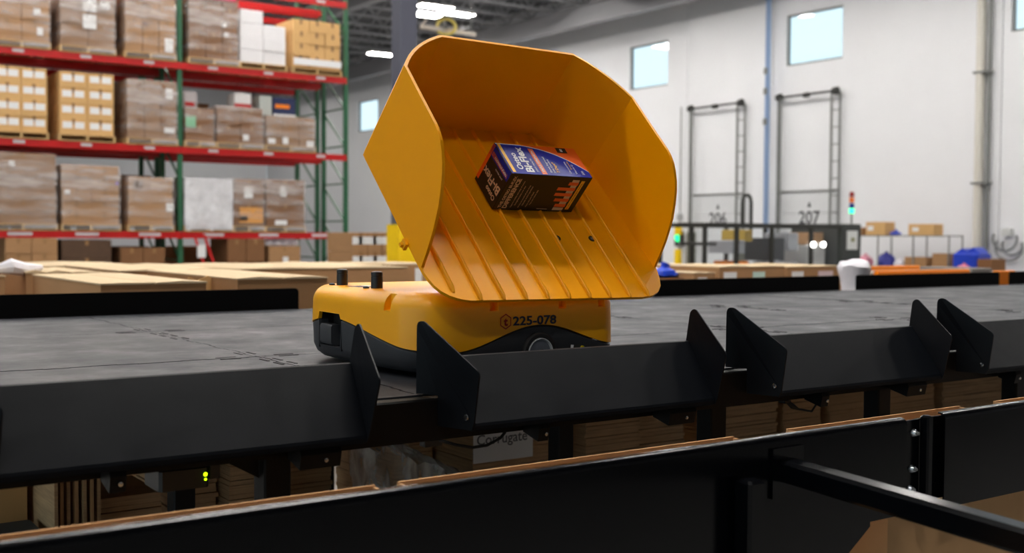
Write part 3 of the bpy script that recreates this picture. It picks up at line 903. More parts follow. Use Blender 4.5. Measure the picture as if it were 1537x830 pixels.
MB().box(18.78, 18.88, MY0 - .045, MY0 - .036, .28, .36).build('panel_screen', mat('olive_screen', (140, 140, 90), .4), cp)
# inside works
GM = mat('machine_grey', (176, 178, 184), .4, metal=.3)
ins = [('gear_box', 15.75, 16.1, .05, .3, GM), ('gear_box', 16.75, 17.2, -.1, .35, mat('machine_dark', (52, 56, 62), .5)), ('gear_box', 17.3, 17.6, .1, .45, GM),
       ('magazine', 17.85, 18.4, -.35, .2, mat('machine_pale', (196, 194, 192), .5)), ('drive_unit', 15.9, 16.2, -.3, -.1, ORANGE), ('feed_table', 14.95, 18.4, -.42, -.36, DARKFRAME),
       ('glue_unit', 16.1, 16.3, .28, .5, mat('brass_part', (180, 150, 60), .4)), ('magazine', 17.0, 17.5, -.32, -.12, GM), ('carton_blank', 18.0, 18.35, .22, .46, KRAFT), ('feed_roll', 15.0, 15.35, .2, .26, DARKFRAME)]
for nm, a, b, c, d, mm in ins:
    MB().cbox(a, b, MY0 + .3, MY1 - .35, c, d, .015).build(nm, mm, t)
for x, r_ in ((16.9, .12), (17.4, .09)):
    MB().lathe([(.02, -.05), (r_, -.05), (r_, .05), (.02, .05)], (x, MY0 + .25, -.2), 'y', 18).build('pulley', GM, t, True)
for x in (17.66, 17.95):
    MB().lathe([(.02, -.03), (.055, -.02), (.05, .02)], (x, MY0 - .02, .22), 'y', 14).build('indicator_lamp', emit('white_lamp', (255, 252, 245), 5.0), t)
mb = MB().tube([(16.32, MY0 + .6, .62), (16.32, MY0 + .6, 1.05), (16.36, MY0 + .6, 1.16), (16.45, MY0 + .6, 1.18), (16.53, MY0 + .6, 1.14), (16.56, MY0 + .6, 1.03), (16.56, MY0 + .6, .35)], .035, 8)
mb.build('cable_arch', DARKFRAME, t, True)
MB().tube([(18.95, MY0 + .1, .64), (18.95, MY0 + .1, .86)], .02, 8).build('tower_pole', GREYST, t)
tw = MB().lathe([(.05, .86), (.05, .95)], (18.95, MY0 + .1, 0), 'z', 14).build('signal_lamp', emit('green_lens2', (40, 240, 150), 2.6), t, True)
MB().lathe([(.05, .96), (.05, 1.06)], (18.95, MY0 + .1, 0), 'z', 14).build('signal_lamp', mat('blue_lens', (30, 60, 150), .3), t, True)
MB().lathe([(.05, 1.07), (.05, 1.18)], (18.95, MY0 + .1, 0), 'z', 14).build('signal_lamp', mat('amber_lens', (240, 120, 40), .3), t, True)
MB().lathe([(.05, 1.19), (.05, 1.27), (.02, 1.30)], (18.95, MY0 + .1, 0), 'z', 14).build('signal_lamp', mat('red_lens', (150, 30, 24), .3), t, True)

# ------------------------------------------------------------------ wire shelf by the right wall
t = thing('wire_shelf', 'low wire shelf unit loaded with cartons against the white wall', 'shelf', (24.7, 17.9, FLOOR))
SY0, SY1, SX0, SX1 = 16.55, 19.6, 24.4, 24.95
for yy in (SY0, 17.55, 18.6, SY1):
    for x in (SX0, SX1):
        MB().tube([(x, yy, FLOOR), (x, yy, .44)], .02, 6).build('shelf_post', GREYST, t)
for z in (.40, -.40):
    sh = MB().box(SX0, SX0 + .03, SY0, SY1, z, z + .03).box(SX1 - .03, SX1, SY0, SY1, z, z + .03).build('shelf_frame', GREYST, t)
    for q in range(9):
        x = SX0 + .03 + (SX1 - SX0 - .06) * (q + .5) / 9
        MB().box(x - .006, x + .006, SY0, SY1, z + .012, z + .024).build('shelf_wire', GREYST, sh)
def shelf_carton(label, yc, w, z, h, m=KRAFT_L, lab=None, d=.4, tilt=0):
    c = thing('carton', label, 'carton', (24.7, yc, z))
    MB().cbox(24.48, 24.48 + d, yc - w / 2, yc + w / 2, z, z + h, .008).build('carton_body', m, c)
    MB().box(24.47, 24.48 + d, yc - .03, yc + .03, z + h - .001, z + h + .002).build('tape', TAPE, c)
    if lab: MB().box(24.474, 24.479, yc + lab - .09, yc + lab + .09, z + h * .35, z + h * .7).build('label', PAPER, c)
shelf_carton('small brown carton on the shelf top next to the machine', 19.35, .36, .43, .2, KRAFT)
shelf_carton('larger tan carton with a white label on the left of the shelf top', 18.75, .6, .43, .34, KRAFT_L, .15)
shelf_carton('tan carton with a white label on the right of the shelf top', 17.4, .72, .43, .28, KRAFT_L, .15)
shelf_carton('open brown carton in the middle of the lower shelf', 17.55, .62, -.37, .26, KRAFT)
shelf_carton('brown carton with tape at the right of the lower shelf', 16.85, .42, -.37, .36, KRAFT)
sack('blue sack lying on the shelf top beside the tan carton', 24.68, 18.28, .43, .16, .1, BLUE_BAG)
sack('dark blue sack bulging on the left of the lower shelf', 24.68, 18.55, -.37, .23, .34, mat('navy_poly', (34, 40, 140), .4, var=.2, bump=.5, bscale=12))
sack('pale sack between the blue sack and the open carton on the lower shelf', 24.68, 18.1, -.37, .17, .2, WHITE_BAG)
sack('pink bag at the left end of the lower shelf', 24.68, 19.2, -.37, .2, .28, PINK)
t = thing('storage_bin', 'blue plastic sheet bundle standing right of the wire shelf', 'bundle', (24.6, 16.1, FLOOR))
mb = MB().cbox(24.3, 24.9, 15.72, 16.4, FLOOR, .02, .05).build('bundle_body', BLUE_BAG, t)
MB().prism([(15.75, .02), (16.36, .02), (16.2, .12), (16.05, .06), (15.9, .15)], lambda a, b, s_: (s_, a, b), 24.4, 24.8).build('bundle_top', BLUE_BAG, t)
t = thing('carton', 'brown carton right of the blue bundle by the wall', 'carton', (24.5, 15.4, FLOOR))
MB().cbox(24.2, 24.8, 15.3, 15.66, FLOOR, -.12, .01).build('carton_body', KRAFT_D, t)
MB().box(24.2, 24.8, 15.46, 15.5, -.121, -.117).build('tape', TAPE, t)
sack('red and white striped bag in front of the blue bundle', 23.6, 15.6, -.55, .22, .3, mat('red_white_bag', (214, 120, 140), .5, var=.5, vscale=22))
t = thing('floor_pallet', 'low pallet carrying the striped bag by the wall', 'pallet', (23.6, 15.6, FLOOR))
MB().box(23.2, 24.0, 15.2, 16.0, -1.124, -.55, 0, .02).build('crate', KRAFT_D, t)
pallet(23.15, 24.05, 15.15, 16.05, FLOOR, t)

# ------------------------------------------------------------------ sorting platform
PY0, PY1 = 2.22, 5.10
t = thing('sorting_platform', 'raised grey tiled sorting platform on black steel legs', 'platform', (4.3, 3.66, FLOOR))
plat = t
TX = [-.7 + i * 1.0 for i in range(12)]          # seams at x = 1.3, 2.3 ...
TY = [2.22, 3.17, 4.18, 5.10]
G = .0022
def jog_edge(p, q, n, seed, flat):
    """edge from p to q with square interlocking steps; returns points without q"""
    p, q = Vector(p), Vector(q)
    d = q - p; L = d.length; d = d / L; nrm = Vector((-d.y, d.x))
    if flat: return [p]
    pts = [p]
    k = n
    for i in range(k):
        a, b = (i + .2) / k, (i + .75) / k
        s_ = .006 if i % 2 == 0 else -.006
        pts += [p + d * L * a, p + d * L * a + nrm * s_, p + d * L * b + nrm * s_, p + d * L * b]
    return pts
MB().box(TX[0], TX[-1], PY0 + .002, PY1, -.05, -.012).build('sub_deck', GAP, t)
for i in range(len(TX) - 1):
    for j in range(3):
        x0, x1, y0, y1 = TX[i], TX[i + 1], TY[j], TY[j + 1]
        c0, c1, c2, c3 = (x0, y0), (x1, y0), (x1, y1), (x0, y1)
        # shared seams use the same points: always built left-to-right / front-to-back, then reversed
        bot = jog_edge(c0, c1, 8, 0, j == 0) + [Vector(c1)]
        rt_ = jog_edge(c1, c2, 8, 0, i == len(TX) - 2) + [Vector(c2)]
        top = jog_edge(c3, c2, 8, 0, j == 2) + [Vector(c2)]
        lf = jog_edge(c0, c3, 8, 0, i == 0) + [Vector(c3)]
        loop = bot[:-1] + rt_[:-1] + top[::-1][:-1] + lf[::-1][:-1]
        # inset by the joint width towards the tile's own side
        cen = Vector(((x0 + x1) / 2, (y0 + y1) / 2))
        out = []
        n = len(loop)
        for q in range(n):
            a, b, c = loop[q - 1], loop[q], loop[(q + 1) % n]
            d1, d2 = (b - a), (c - b)
            if d1.length < 1e-7 or d2.length < 1e-7: continue
            d1.normalize(); d2.normalize()
            nn = Vector((-d1.y - d2.y, d1.x + d2.x))
            if nn.length < 1e-5: continue
            nn = nn / max(.5, (1 + d1.dot(d2)))
            out.append((b.x + nn.x * G, b.y + nn.y * G))
        dz = random.uniform(-.0006, .0006)
        MB().prism(out, lambda a, b, s_: (a, b, s_), -.012, dz).build('tile', TILE, t)
# dark connector slots near the tile corners
sm = MB().box(-.03, .03, -.004, .004, -.001, .0016).mesh('connector_slot', GAP)
sm2 = MB().box(-.004, .004, -.03, .03, -.001, .0016).mesh('connector_slot', GAP)
po = Vector(t['_o'])
def slot(me, x, y):
    o = bpy.data.objects.new('connector_slot', me); COL.objects.link(o)
    o.parent = t; o.location = Vector((x, y, 0)) - po
for x in (1.3, 2.3, 3.3, 4.3, 5.3):
    for y in (3.17, 4.18):
        for dx, dy, me in ((-.09, .02, sm), (-.09, -.02, sm), (.09, .02, sm), (.09, -.02, sm), (.02, -.1, sm2), (-.02, -.1, sm2), (.02, .1, sm2), (-.02, .1, sm2), (.02, -.2, sm2), (-.02, -.2, sm2), (.02, -.32, sm2), (-.02, -.32, sm2)):
            slot(me, x + dx, y + dy)
MB().box(TX[0], TX[-1], PY0 - .045, PY0 - .001, -.098, -.004, 0, .004).build('front_beam', BEAM_BLACK, t)
MB().box(TX[0], TX[-1], PY1 + .001, PY1 + .045, -.098, -.004, 0, .004).build('rear_beam', BEAM_BLACK, t)
for x in (1.0, 2.25, 2.97, 3.75, 5.2, 6.6, 8.0, -.3):
    MB().box(x - .03, x + .03, PY0, PY1, -.098, -.052).build('cross_beam', BEAM_BLACK, t)
for x, y in ((.955, 2.25), (2.243, 2.25), (2.96, 2.25), (3.71, 2.25), (1.03, 3.05), (2.18, 2.85), (1.2, 5.0), (2.4, 5.0), (3.9, 5.0), (5.4, 5.0), (6.9, 5.0), (5.2, 2.25), (6.6, 2.25)):
    lg = MB().box(x - .03, x + .03, y - .03, y + .03, FLOOR + .01, -.098, 0, .004).build('leg', BEAM_BLACK, t)
    MB().box(x - .06, x + .06, y - .06, y + .06, FLOOR, FLOOR + .01).build('foot_plate', BEAM_BLACK, lg)
MB().prism([(0, -.098), (.09, -.098), (0, -.15)], lambda a, b, s_: (.955 - .032 - a, 2.25 + s_, b), -.004, .004).build('gusset', BEAM_BLACK, t)

# rear edge panels
RP = [(-.6, 2.323, 'long black rear edge panel left of the robot'), (2.50, 4.45, 'black rear edge panel hidden behind the robot and tray'),
      (4.62, 6.343, 'black rear edge panel just right of the tray'), (6.52, 8.258, 'black rear edge panel right of the white bag bin'), (8.395, 10.25, 'black rear edge panel at the right edge of the view')]
for x0, x1, lab in RP:
    p = thing('edge_panel', lab, 'panel', ((x0 + x1) / 2, PY1 + .05, -.05))
    r = .02
    pts = [(x0, -.05), (x1, -.05)]
    for q in range(5):
        a = q * math.pi / 8
        pts.append((x1 - r + r * math.cos(a), .099 - r + r * math.sin(a)))
    for q in range(5):
        a = math.pi / 2 + q * math.pi / 8
        pts.append((x0 + r + r * math.cos(a), .099 - r + r * math.sin(a)))
    MB().prism(pts, lambda a, b, s_: (a, s_, b), PY1 + .047, PY1 + .053).build('upright_sheet', STEEL_DARK, p)
    MB().box(x0 + .03, x1 - .03, PY1 + .053, PY1 + .12, -.05, -.044).build('foot_flange', STEEL_DARK, p)
    for x in (x0 + .1, x1 - .1):
        MB().lathe([(.001, .0), (.008, .0), (.008, -.006), (.001, -.007)], (x, PY1 + .047, -.03), 'y', 10).build('bolt', SCREW, p)

# ------------------------------------------------------------------ front discharge chutes
def chute(x0, x1, label):
    c = thing('discharge_chute', label, 'chute', ((x0 + x1) / 2, 2.15, -.06))
    th = .004
    sl = [(2.236, .055), (2.232, .074), (2.222, .082), (2.212, .078), (2.09, -.052), (2.086, -.064), (2.090, -.066), (2.094, -.056), (2.216, .072), (2.222, .075), (2.227, .072), (2.232, .055)]
    mb = MB()
    # curved lip, slope and turned-down toe as a thin sheet
    vs, fs = [], []
    outer = [(2.232, .05), (2.230, .080), (2.226, .083), (2.220, .081), (2.093, -.054), (2.090, -.060), (2.089, -.068)]
    inner = [(y_ + .0028, z_ - .0028) for y_, z_ in outer]
    poly = outer + inner[::-1]
    xl = lambda y_: x0 + .42 * max(0, 2.222 - y_)
    xr = lambda y_: x1 - .06 * max(0, 2.222 - y_)
    mb.prism(poly, lambda a, b, s_: (xl(a) if s_ == 0 else xr(a) + .16 * (b - .08), a, b), 0, 1)
    mb.build('slide', STEEL_BLACK, c)
    pl_ = [(2.172, -.066), (2.172, .002), (2.232, .002)]
    for q in range(7):      # rounded apex
        a = -.1 + q * 2.2 / 6
        pl_.append((2.214 + .016 * math.cos(a), .151 + .016 * math.sin(a)))
    for q in range(5):
        a = 2.3 + q * .9 / 4
        pl_.append((2.088 + .018 * math.cos(a), .053 + .018 * math.sin(a)))
    pl_ += [(2.082, -.052), (2.088, -.068)]
    for fx_, d0, sh in ((xl, -.004, 0), (xr, .0005, .16)):
        MB().prism(pl_, lambda a, b, q: (fx_(a) + d0 + q + sh * (b - .08), a, b), 0, .0035).build('side_plate', STEEL_BLACK, c)
    for x, s_ in ((xl(2.10) - .004, -1), (xr(2.10) + .004 - .018, 1)):
        MB().lathe([(.0005, 0), (.0075, 0), (.007, .003 * s_), (.0005, .005 * s_)], (x, 2.10, -.04), 'x', 12).build('bolt', SCREW, c, True)
    for x, w_ in ((x0 + .25, .03), (x1 - .17, .09)):
        MB().prism([(2.17, -.06), (2.115, -.06), (2.105, -.085), (2.112, -.115), (2.17, -.1)], lambda a, b, q: (q, a, b), x, x + w_).build('mount_bracket', BEAM_BLACK, c)
        MB().lathe([(.0005, 0), (.005, 0), (.0045, -.003), (.0005, -.004)], (x + w_ * .6, 2.104, -.098), 'y', 10).build('bracket_bolt', SCREW, c, True)
    return c
chute(.33, 1.125, 'black sloped discharge chute at the left, its right side plate before the robot')
chute(1.298, 2.125, 'black sloped discharge chute in the middle directly below the robot')
chute(2.280, 3.088, 'black sloped discharge chute right of the middle one')
chute(3.235, 4.04, 'black sloped discharge chute at the right edge of the view')

# control box with a green diode and a cable under the chutes
t = thing('control_box', 'small black control box with a yellow-green diode under the left chute', 'control box', (.86, 2.3, -.2))
MB().box(.70, .80, 2.2, 2.3, -.145, -.1, 0, .006).build('box_body', BLACKP, t)
MB().box(.802, .822, 2.2, 2.24, -.13, -.1).build('connector', BLACKP, t)
for dz, rr in ((0, .0042), (-.010, .0026)):
    MB().lathe([(.0005, 0), (rr, 0), (rr * .7, -.003)], (.792, 2.1995, -.119 + dz), 'y', 10).build('diode', emit('green_diode', (170, 230, 10), 3.0), t)
t = thing('cable', 'black cable looping under the platform edge left of the white card sign', 'cable', (1.42, 2.19, -.12))
MB().tube([(1.30, 2.19, -.10), (1.33, 2.175, -.102), (1.36, 2.165, -.112), (1.40, 2.16, -.121), (1.44, 2.16, -.12), (1.48, 2.165, -.108), (1.50, 2.175, -.098)], .0035, 8).build('cable_run', BLACKP, t, True)
MB().box(1.285, 1.33, 2.176, 2.2, -.112, -.099).build('cable_clip', BLACKP, t)
t = thing('cable', 'black cable with a plug hanging under the chute right of the middle one', 'cable', (2.55, 2.19, -.12))
MB().tube([(2.46, 2.18, -.098), (2.48, 2.17, -.115), (2.50, 2.165, -.125)], [.004, .008, .003], 8).tube([(2.50, 2.165, -.125), (2.55, 2.16, -.135), (2.60, 2.17, -.10)], .003, 8).build('cable_run', BLACKP, t, True)
MB().box(2.45, 2.475, 2.17, 2.195, -.106, -.099).build('cable_clip', BLACKP, t)

# ------------------------------------------------------------------ sorting robot
RX0, RX1, RY0, RY1 = 1.405, 2.035, 2.40, 3.12
robot = thing('sorting_robot', 'yellow and charcoal sorting robot with a tilted yellow tray on the grey platform', 'robot', (1.72, 2.76, 0))
RT = .217
notch_front = [(1.621, .012), (1.84, .012), (1.972, .009)]   # x centre, half width on the front side
def outline():
    pts = []
    rc = [.10, .055, .055, .16]       # front-left, front-right, rear-right, rear-left
    def seg(p, q, step=.008, extra=()):
        p, q = Vector(p), Vector(q); L = (q - p).length; n = max(1, int(L / step))
        ts = [i / n for i in range(n)]
        for e in extra:
            ts += [e]
        for a in sorted(set(round(x_, 5) for x_ in ts if 0 <= x_ < 1)):
            pts.append(p + (q - p) * a)
    def arc(c, r, a0, n=16):
        for i in range(n):
            a = a0 + (math.pi / 2) * i / n
            pts.append(Vector((c[0] + r * math.cos(a), c[1] + r * math.sin(a))))
    x0, x1, y0, y1 = RX0, RX1, RY0, RY1
    arc((x0 + rc[0], y0 + rc[0]), rc[0], math.pi)
    xa, xb = x0 + rc[0], x1 - rc[1]
    ex = []
    for c_, h_ in notch_front:
        for e in (-h_ - .0008, -h_, h_, h_ + .0008):
            ex.append((c_ + e - xa) / (xb - xa))
    seg((xa, y0), (xb, y0), extra=[e for e in ex if 0 < e < 1])
    arc((x1 - rc[1], y0 + rc[1]), rc[1], -math.pi / 2)
    seg((x1, y0 + rc[1]), (x1, y1 - rc[2]), .03)
    arc((x1 - rc[2], y1 - rc[2]), rc[2], 0)
    seg((x1 - rc[2], y1), (x0 + rc[3], y1), .03)
    arc((x0 + rc[3], y1 - rc[3]), rc[3], math.pi / 2)
    ya, yb_ = y1 - rc[3], y0 + rc[0]
    seg((x0, ya), (x0, yb_), .008, extra=[(ya - q) / (ya - yb_) for q in (2.545 - .0145, 2.545 - .0135, 2.545 + .0135, 2.545 + .0145)])
    out = []
    for p in pts:       # bowed nose
        k = max(0, 1 - (p.x - RX0) / .13)
        out.append(Vector((p.x - .028 * k * max(0, 1 - ((p.y - 2.76) / .34) ** 2), p.y)))
    return out
OL = outline()
NN = len(OL)
NORM = []
for i in range(NN):
    d = OL[(i + 1) % NN] - OL[i - 1]
    NORM.append(Vector((d.y, -d.x)).normalized())
def sstep(a, b, x):
    x = min(1, max(0, (x - a) / (b - a))); return x * x * (3 - 2 * x)
def seam(i):
    p, n = OL[i], NORM[i]
    side = .066 + .060 * (.5 + .5 * math.cos(min(math.pi, abs(p.x - 1.765) / .27 * math.pi)))
    nose = .068 + .064 * (1 - sstep(.0, .45, abs(p.y - 2.83)))
    k = sstep(.25, .75, abs(n.x)) if n.x < 0 else (sstep(.6, .9, n.x))
    return side * (1 - k) + (nose if n.x < 0 else .068) * k
SLOT = [i for i in range(NN) if NORM[i].x < -.6 and 2.790 < OL[i].y < 2.935]
def grid(rows, wrap=True):
    mb = MB(); vs, fs = [], []
    for r in rows: vs += r
    for a in range(len(rows) - 1):
        for i in range(NN):
            j = (i + 1) % NN
            fs.append((a * NN + i, a * NN + j, (a + 1) * NN + j, (a + 1) * NN + i))
    mb.add(vs, fs)
    return mb
def pt(i, inset, z):
    p = OL[i] - NORM[i] * inset
    return Vector((p.x, p.y, z))
def is_notch(i):
    p, n = OL[i], NORM[i]
    if n.y < -.5:
        for c_, h_ in notch_front:
            if abs(p.x - c_) <= h_ + 1e-5: return True
    if n.x < -.5 and abs(p.y - 2.545) < .0135: return True
    return False
ZU = [.145, .168]
FR = .045
rows = []
rows.append([pt(i, .010, (.146 if i in SLOT else seam(i) + .002)) for i in range(NN)])
rows.append([pt(i, .000, (.146 if i in SLOT else seam(i) + .002)) for i in range(NN)])
rows.append([pt(i, .001, max(.1465, seam(i) + .01)) for i in range(NN)])
prof = [(RT - FR + FR * math.sin(a), .002 + FR * (1 - math.cos(a))) for a in [math.pi / 2 * q / 9 for q in range(10)]]
rows.append([pt(i, .002, RT - FR - .004) for i in range(NN)])
for z, ins_ in prof:
    rows.append([pt(i, ins_ if not is_notch(i) else max(ins_, .024), z) for i in range(NN)])
mb = grid(rows)
cc = Vector((1.76, 2.76))
base = len(mb.v)
for f_ in (.55, .12):
    o_ = len(mb.v)
    mb.v += [Vector((cc.x + (rows[-1][i].x - cc.x) * f_, cc.y + (rows[-1][i].y - cc.y) * f_, RT + .004 * (1 - f_))) for i in range(NN)]
    for i in range(NN):
        j = (i + 1) % NN
        mb.f.append([o_ - NN + i, o_ - NN + j, o_ + j, o_ + i]); mb.mi.append(0)
mb.f.append([len(mb.v) - NN + i for i in range(NN)]); mb.mi.append(0)
upper = mb.build('upper_shell', YEL, robot, True)
# lower shell
rows = []
lo = [(.028, .012), (.012, .030), (.004, .050)]
rows.append([pt(i, .07, .014) for i in range(NN)])
rows.append([pt(i, .032, .016) for i in range(NN)])
rows.append([pt(i, .014, .030) for i in range(NN)])
rows.append([pt(i, .004, .052) for i in range(NN)])
rows.append([pt(i, .002, .053 if i in SLOT else max(.054, seam(i) - .004)) for i in range(NN)])
rows.append([pt(i, .006, .053 if i in SLOT else seam(i)) for i in range(NN)])
rows.append([pt(i, .03, .053 if i in SLOT else seam(i)) for i in range(NN)])
mb = grid(rows)
mb.f.append([i for i in range(NN)]); mb.mi.append(0)
lower = mb.build('lower_shell', CHAR, robot, True)
# sensor bay in the nose
def patch(idx, inset, z0, z1, nz=3):
    mb = MB(); vs, fs = [], []
    n = len(idx)
    for a in range(nz + 1):
        vs += [pt(i, inset, z0 + (z1 - z0) * a / nz) for i in idx]
    for a in range(nz):
        for q in range(n - 1):
            fs.append((a * n + q, a * n + q + 1, (a + 1) * n + q + 1, (a + 1) * n + q))
    return mb.add(vs, fs)
ext = [SLOT[0] - 1] + SLOT + [SLOT[-1] + 1]
mb = patch(ext, .045, .045, .152)
n0 = len(mb.v)
for e in (ext[0], ext[-1]):
    mb.add([pt(e, .002, .045), pt(e, .046, .045), pt(e, .046, .152), pt(e, .002, .152)], [(0, 1, 2, 3)])
mb.build('sensor_bay', mat('bay_dark', (14, 10, 9), .7), robot)
inner = [i for i in SLOT if OL[i].y > 2.842]
vs, fs = [], []
mb = MB()
n = len(inner)
for ins_, z in ((.03, .055), (.006, .057), (.002, .064), (.002, .106), (.006, .112), (.03, .113)):
    vs += [pt(i, ins_, z) for i in inner]
for a in range(5):
    for q in range(n - 1):
        fs.append((a * n + q, a * n + q + 1, (a + 1) * n + q + 1, (a + 1) * n + q))
for q in (0, n - 1):
    fs.append(tuple(a * n + q for a in range(6)))
mb.add(vs, fs)
mb.build('bumper_panel', CHAR, robot, True)
zc = pt(SLOT[-4] if OL[SLOT[-4]].y < 2.85 else SLOT[4], .03, .08)
MB().box(zc.x, zc.x + .02, 2.80, 2.835, .065, .07).box(zc.x, zc.x + .02, 2.80, 2.835, .112, .117).build('sensor_clip', GREYST, robot)
# wheel
wx, wz, wr_ = 1.762, .054, .054
tire = MB().lathe([(.03, .02), (.050, .016), (wr_, .01), (wr_, -.018), (.050, -.022), (.041, -.022), (.041, .0)], (wx, RY0 + .014, wz), 'y', 40)
wheel = tire.build('wheel', RUBBER, robot, True)
MB().lathe([(.0345, .006), (.0375, -.0005), (.0395, .0), (.0395, .010), (.0345, .010)], (wx, RY0 - .0095, wz), 'y', 40).build('rim_ring', CHROME, wheel, True)
MB().lathe([(.001, .003), (.034, .005), (.034, .012), (.001, .012)], (wx, RY0 - .0095, wz), 'y', 32).build('hub_disc', HUB, wheel, True)
MB().lathe([(.001, -.001), (.006, -.001), (.006, .006), (.001, .006)], (wx + .004, RY0 - .0085, wz + .004), 'y', 14).build('axle_cap', BLACKP, wheel, True)
for sx in (-1,):
    MB().lathe([(.03, 0), (wr_, .002), (wr_, .024), (.03, .024)], (wx, RY1 - .012, wz), 'y', 32).build('wheel', RUBBER, robot, True)
for x, y in ((1.52, 2.62), (1.95, 2.62), (1.54, 2.94), (1.95, 2.94)):
    MB().lathe([(.012, -.012), (.018, -.012), (.018, .012), (.012, .012)], (x, y, .018), 'y', 16).build('caster', RUBBER, robot, True)
# sensor posts on the roof
for x, y in ((1.456, 2.93), (1.449, 2.71)):
    p = MB().lathe([(.0005, RT - .001), (.0158, RT - .001), (.0158, RT + .032), (.0148, RT + .033), (.0158, RT + .034), (.0158, RT + .043), (.0005, RT + .044)], (x, y, 0), 'z', 28).build('sensor_post', BLACKP, robot, True)
    MB().lathe([(.0005, RT + .0442), (.013, RT + .0442), (.012, RT + .0452), (.0005, RT + .0457)], (x, y, 0), 'z', 24).build('post_cap', mat('grey_cap', (150, 152, 156), .4), p, True)
    MB().lathe([(.0005, RT + .0005), (.009, RT + .0005), (.008, RT + .004), (.004, RT + .006), (.0005, RT + .0065)], (x - .026, y + .012, 0), 'z', 16).build('post_screw', BLACKP, p, True)
lb = MB().box(1.43, 1.50, 2.775, 2.86, RT + .0003, RT + .0012).build('roof_label', mat('brown_label', (120, 84, 60), .5, var=.5, vscale=60), robot)
MB().box(1.445, 1.462, 2.80, 2.825, RT + .0013, RT + .0018).build('label_print', INK, lb)
MB().box(1.475, 1.49, 2.81, 2.85, RT + .0013, RT + .0018).build('label_print', PAPER, lb)
# markings on the front side
hexm = MB(); vs = []
for r_ in (.0205, .0172):
    vs += [(1.655 + r_ * math.sin(a) * .95, RY0 + .0012 - .0022, .140 + r_ * math.cos(a)) for a in [q * math.pi / 3 for q in range(6)]]
hexm.add(vs, [(q, (q + 1) % 6, 6 + (q + 1) % 6, 6 + q) for q in range(6)])
hexm.build('hexagon_mark', REDINK, robot)
put_text('mark_letter', text_mesh('t', .030, REDINK, .0012), robot, (1.655, RY0 - .001, .139), (1, 0, 0), (0, 0, 1))
put_text('robot_number', text_mesh('225-078', .032, mat('navy_print', (26, 30, 60), .5), .0008, 'LEFT', sx=1.32), robot, (1.677, RY0 - .001, .139), (1, 0, 0), (0, 0, 1))
put_text('lower_mark', text_mesh('L', .030, PAPER, .0018, sx=1.3), robot, (1.873, RY0 - .0035, .056), (1, 0, .05), (.35, 0, 1))
MB().prism([(0, .020), (.004, .034), (.010, .046), (.014, .048), (.018, .046), (.024, .034), (.028, .020)], lambda a, b, s_: (1.893 + a, s_, b + .018), RY0 - .002, RY0 + .004).build('warning_mark', mat('yellow_green_print', (216, 200, 20), .5), robot)

# ------------------------------------------------------------------ tilted tray of the robot
ps, th_, ro = .002, .781, -.016
tu = Vector((math.cos(ps), math.sin(ps), 0))
tv = Vector((-math.sin(ps), math.cos(ps), 0)) * math.cos(th_) + Vector((0, 0, 1)) * math.sin(th_)
tw = tu.cross(tv)
tu, tw = tu * math.cos(ro) + tw * math.sin(ro), tw * math.cos(ro) - tu * math.sin(ro)
TO = Vector((1.415, 2.418, .281))
TM = Matrix.Identity(4)
for i in range(3):
    TM[i][0], TM[i][1], TM[i][2] = tu[i], tv[i], tw[i]
TM.translation = TO
W_, V_, H_, b_, a_, H2 = .779, .423, .290, .144, .164, .301
TH = .0085
def corner(p0, p1, c, n=8):
    out = []
    for i in range(n + 1):
        t_ = i / n
        out.append(Vector(p0) * (1 - t_) ** 2 + Vector(c) * 2 * t_ * (1 - t_) + Vector(p1) * t_ ** 2)
    return out
# rear corners: two flat facets softened into a bow
CL = corner((0, V_), (a_, V_ + b_), (.055, V_ + b_ * .66))
CR = corner((W_ - a_, V_ + b_), (W_, V_), (W_ - .055, V_ + b_ * .66))
front = [(0, 0), (.001, -.018), (.005, -.038), (.012, -.060), (.024, -.080), (.042, -.095), (.066, -.106), (.095, -.112), (.66, -.112), (.70, -.106), (.73, -.092), (.752, -.070), (.766, -.042), (.774, -.018), (W_, 0)]
loop = [Vector(p) for p in front] + [Vector((W_, V_))] + CR[::-1][1:] + CL[::-1][1:]
loop2 = []
for p in loop:
    if not loop2 or (p - loop2[-1]).length > 1e-5: loop2.append(p)
if (loop2[0] - loop2[-1]).length < 1e-5: loop2.pop()
tm_ = MB().prism([(p.x, p.y) for p in loop2], lambda a, b, s_: (a, b, s_), -TH, 0)
tray_me = tm_.mesh('tray', YEL_TRAY)
tray = bpy.data.objects.new('tray', tray_me); COL.objects.link(tray)
tray.parent = robot
tray.matrix_local = Matrix.Translation(-Vector(robot.location)) @ TM
tray['_o'] = (0, 0, 0)
tray['label'] = 'tilted yellow scoop tray with ribbed floor'
# ribs: low rounded ridges with a tapered front end
for k in range(10):
    uu = .058 + .0695 * k
    v0 = -.098 if .06 < uu < .70 else -.07
    v1 = V_ + b_ - .012 if a_ < uu < W_ - a_ else V_ + .02
    hw, hh = .0062, .0085
    prof = [(-hw, 0), (-hw * .75, hh * .7), (-hw * .3, hh), (hw * .3, hh), (hw * .75, hh * .7), (hw, 0)]
    mb = MB(); vs = []
    for vv, sc in ((v0 - .014, .25), (v0, 1), (v1, 1)):
        vs += [(uu + p * max(sc, .5), vv, q * sc) for p, q in prof]
    n = 6
    fs = [(5, 4, 3, 2, 1, 0), (12, 13, 14, 15, 16, 17)]
    for r in range(2):
        for q in range(5):
            fs.append((r * n + q, r * n + q + 1, (r + 1) * n + q + 1, (r + 1) * n + q))
        fs.append((r * n + 5, r * n, (r + 1) * n, (r + 1) * n + 5))
    mb.add(vs, fs).build('rib', YEL_TRAY, tray, True)
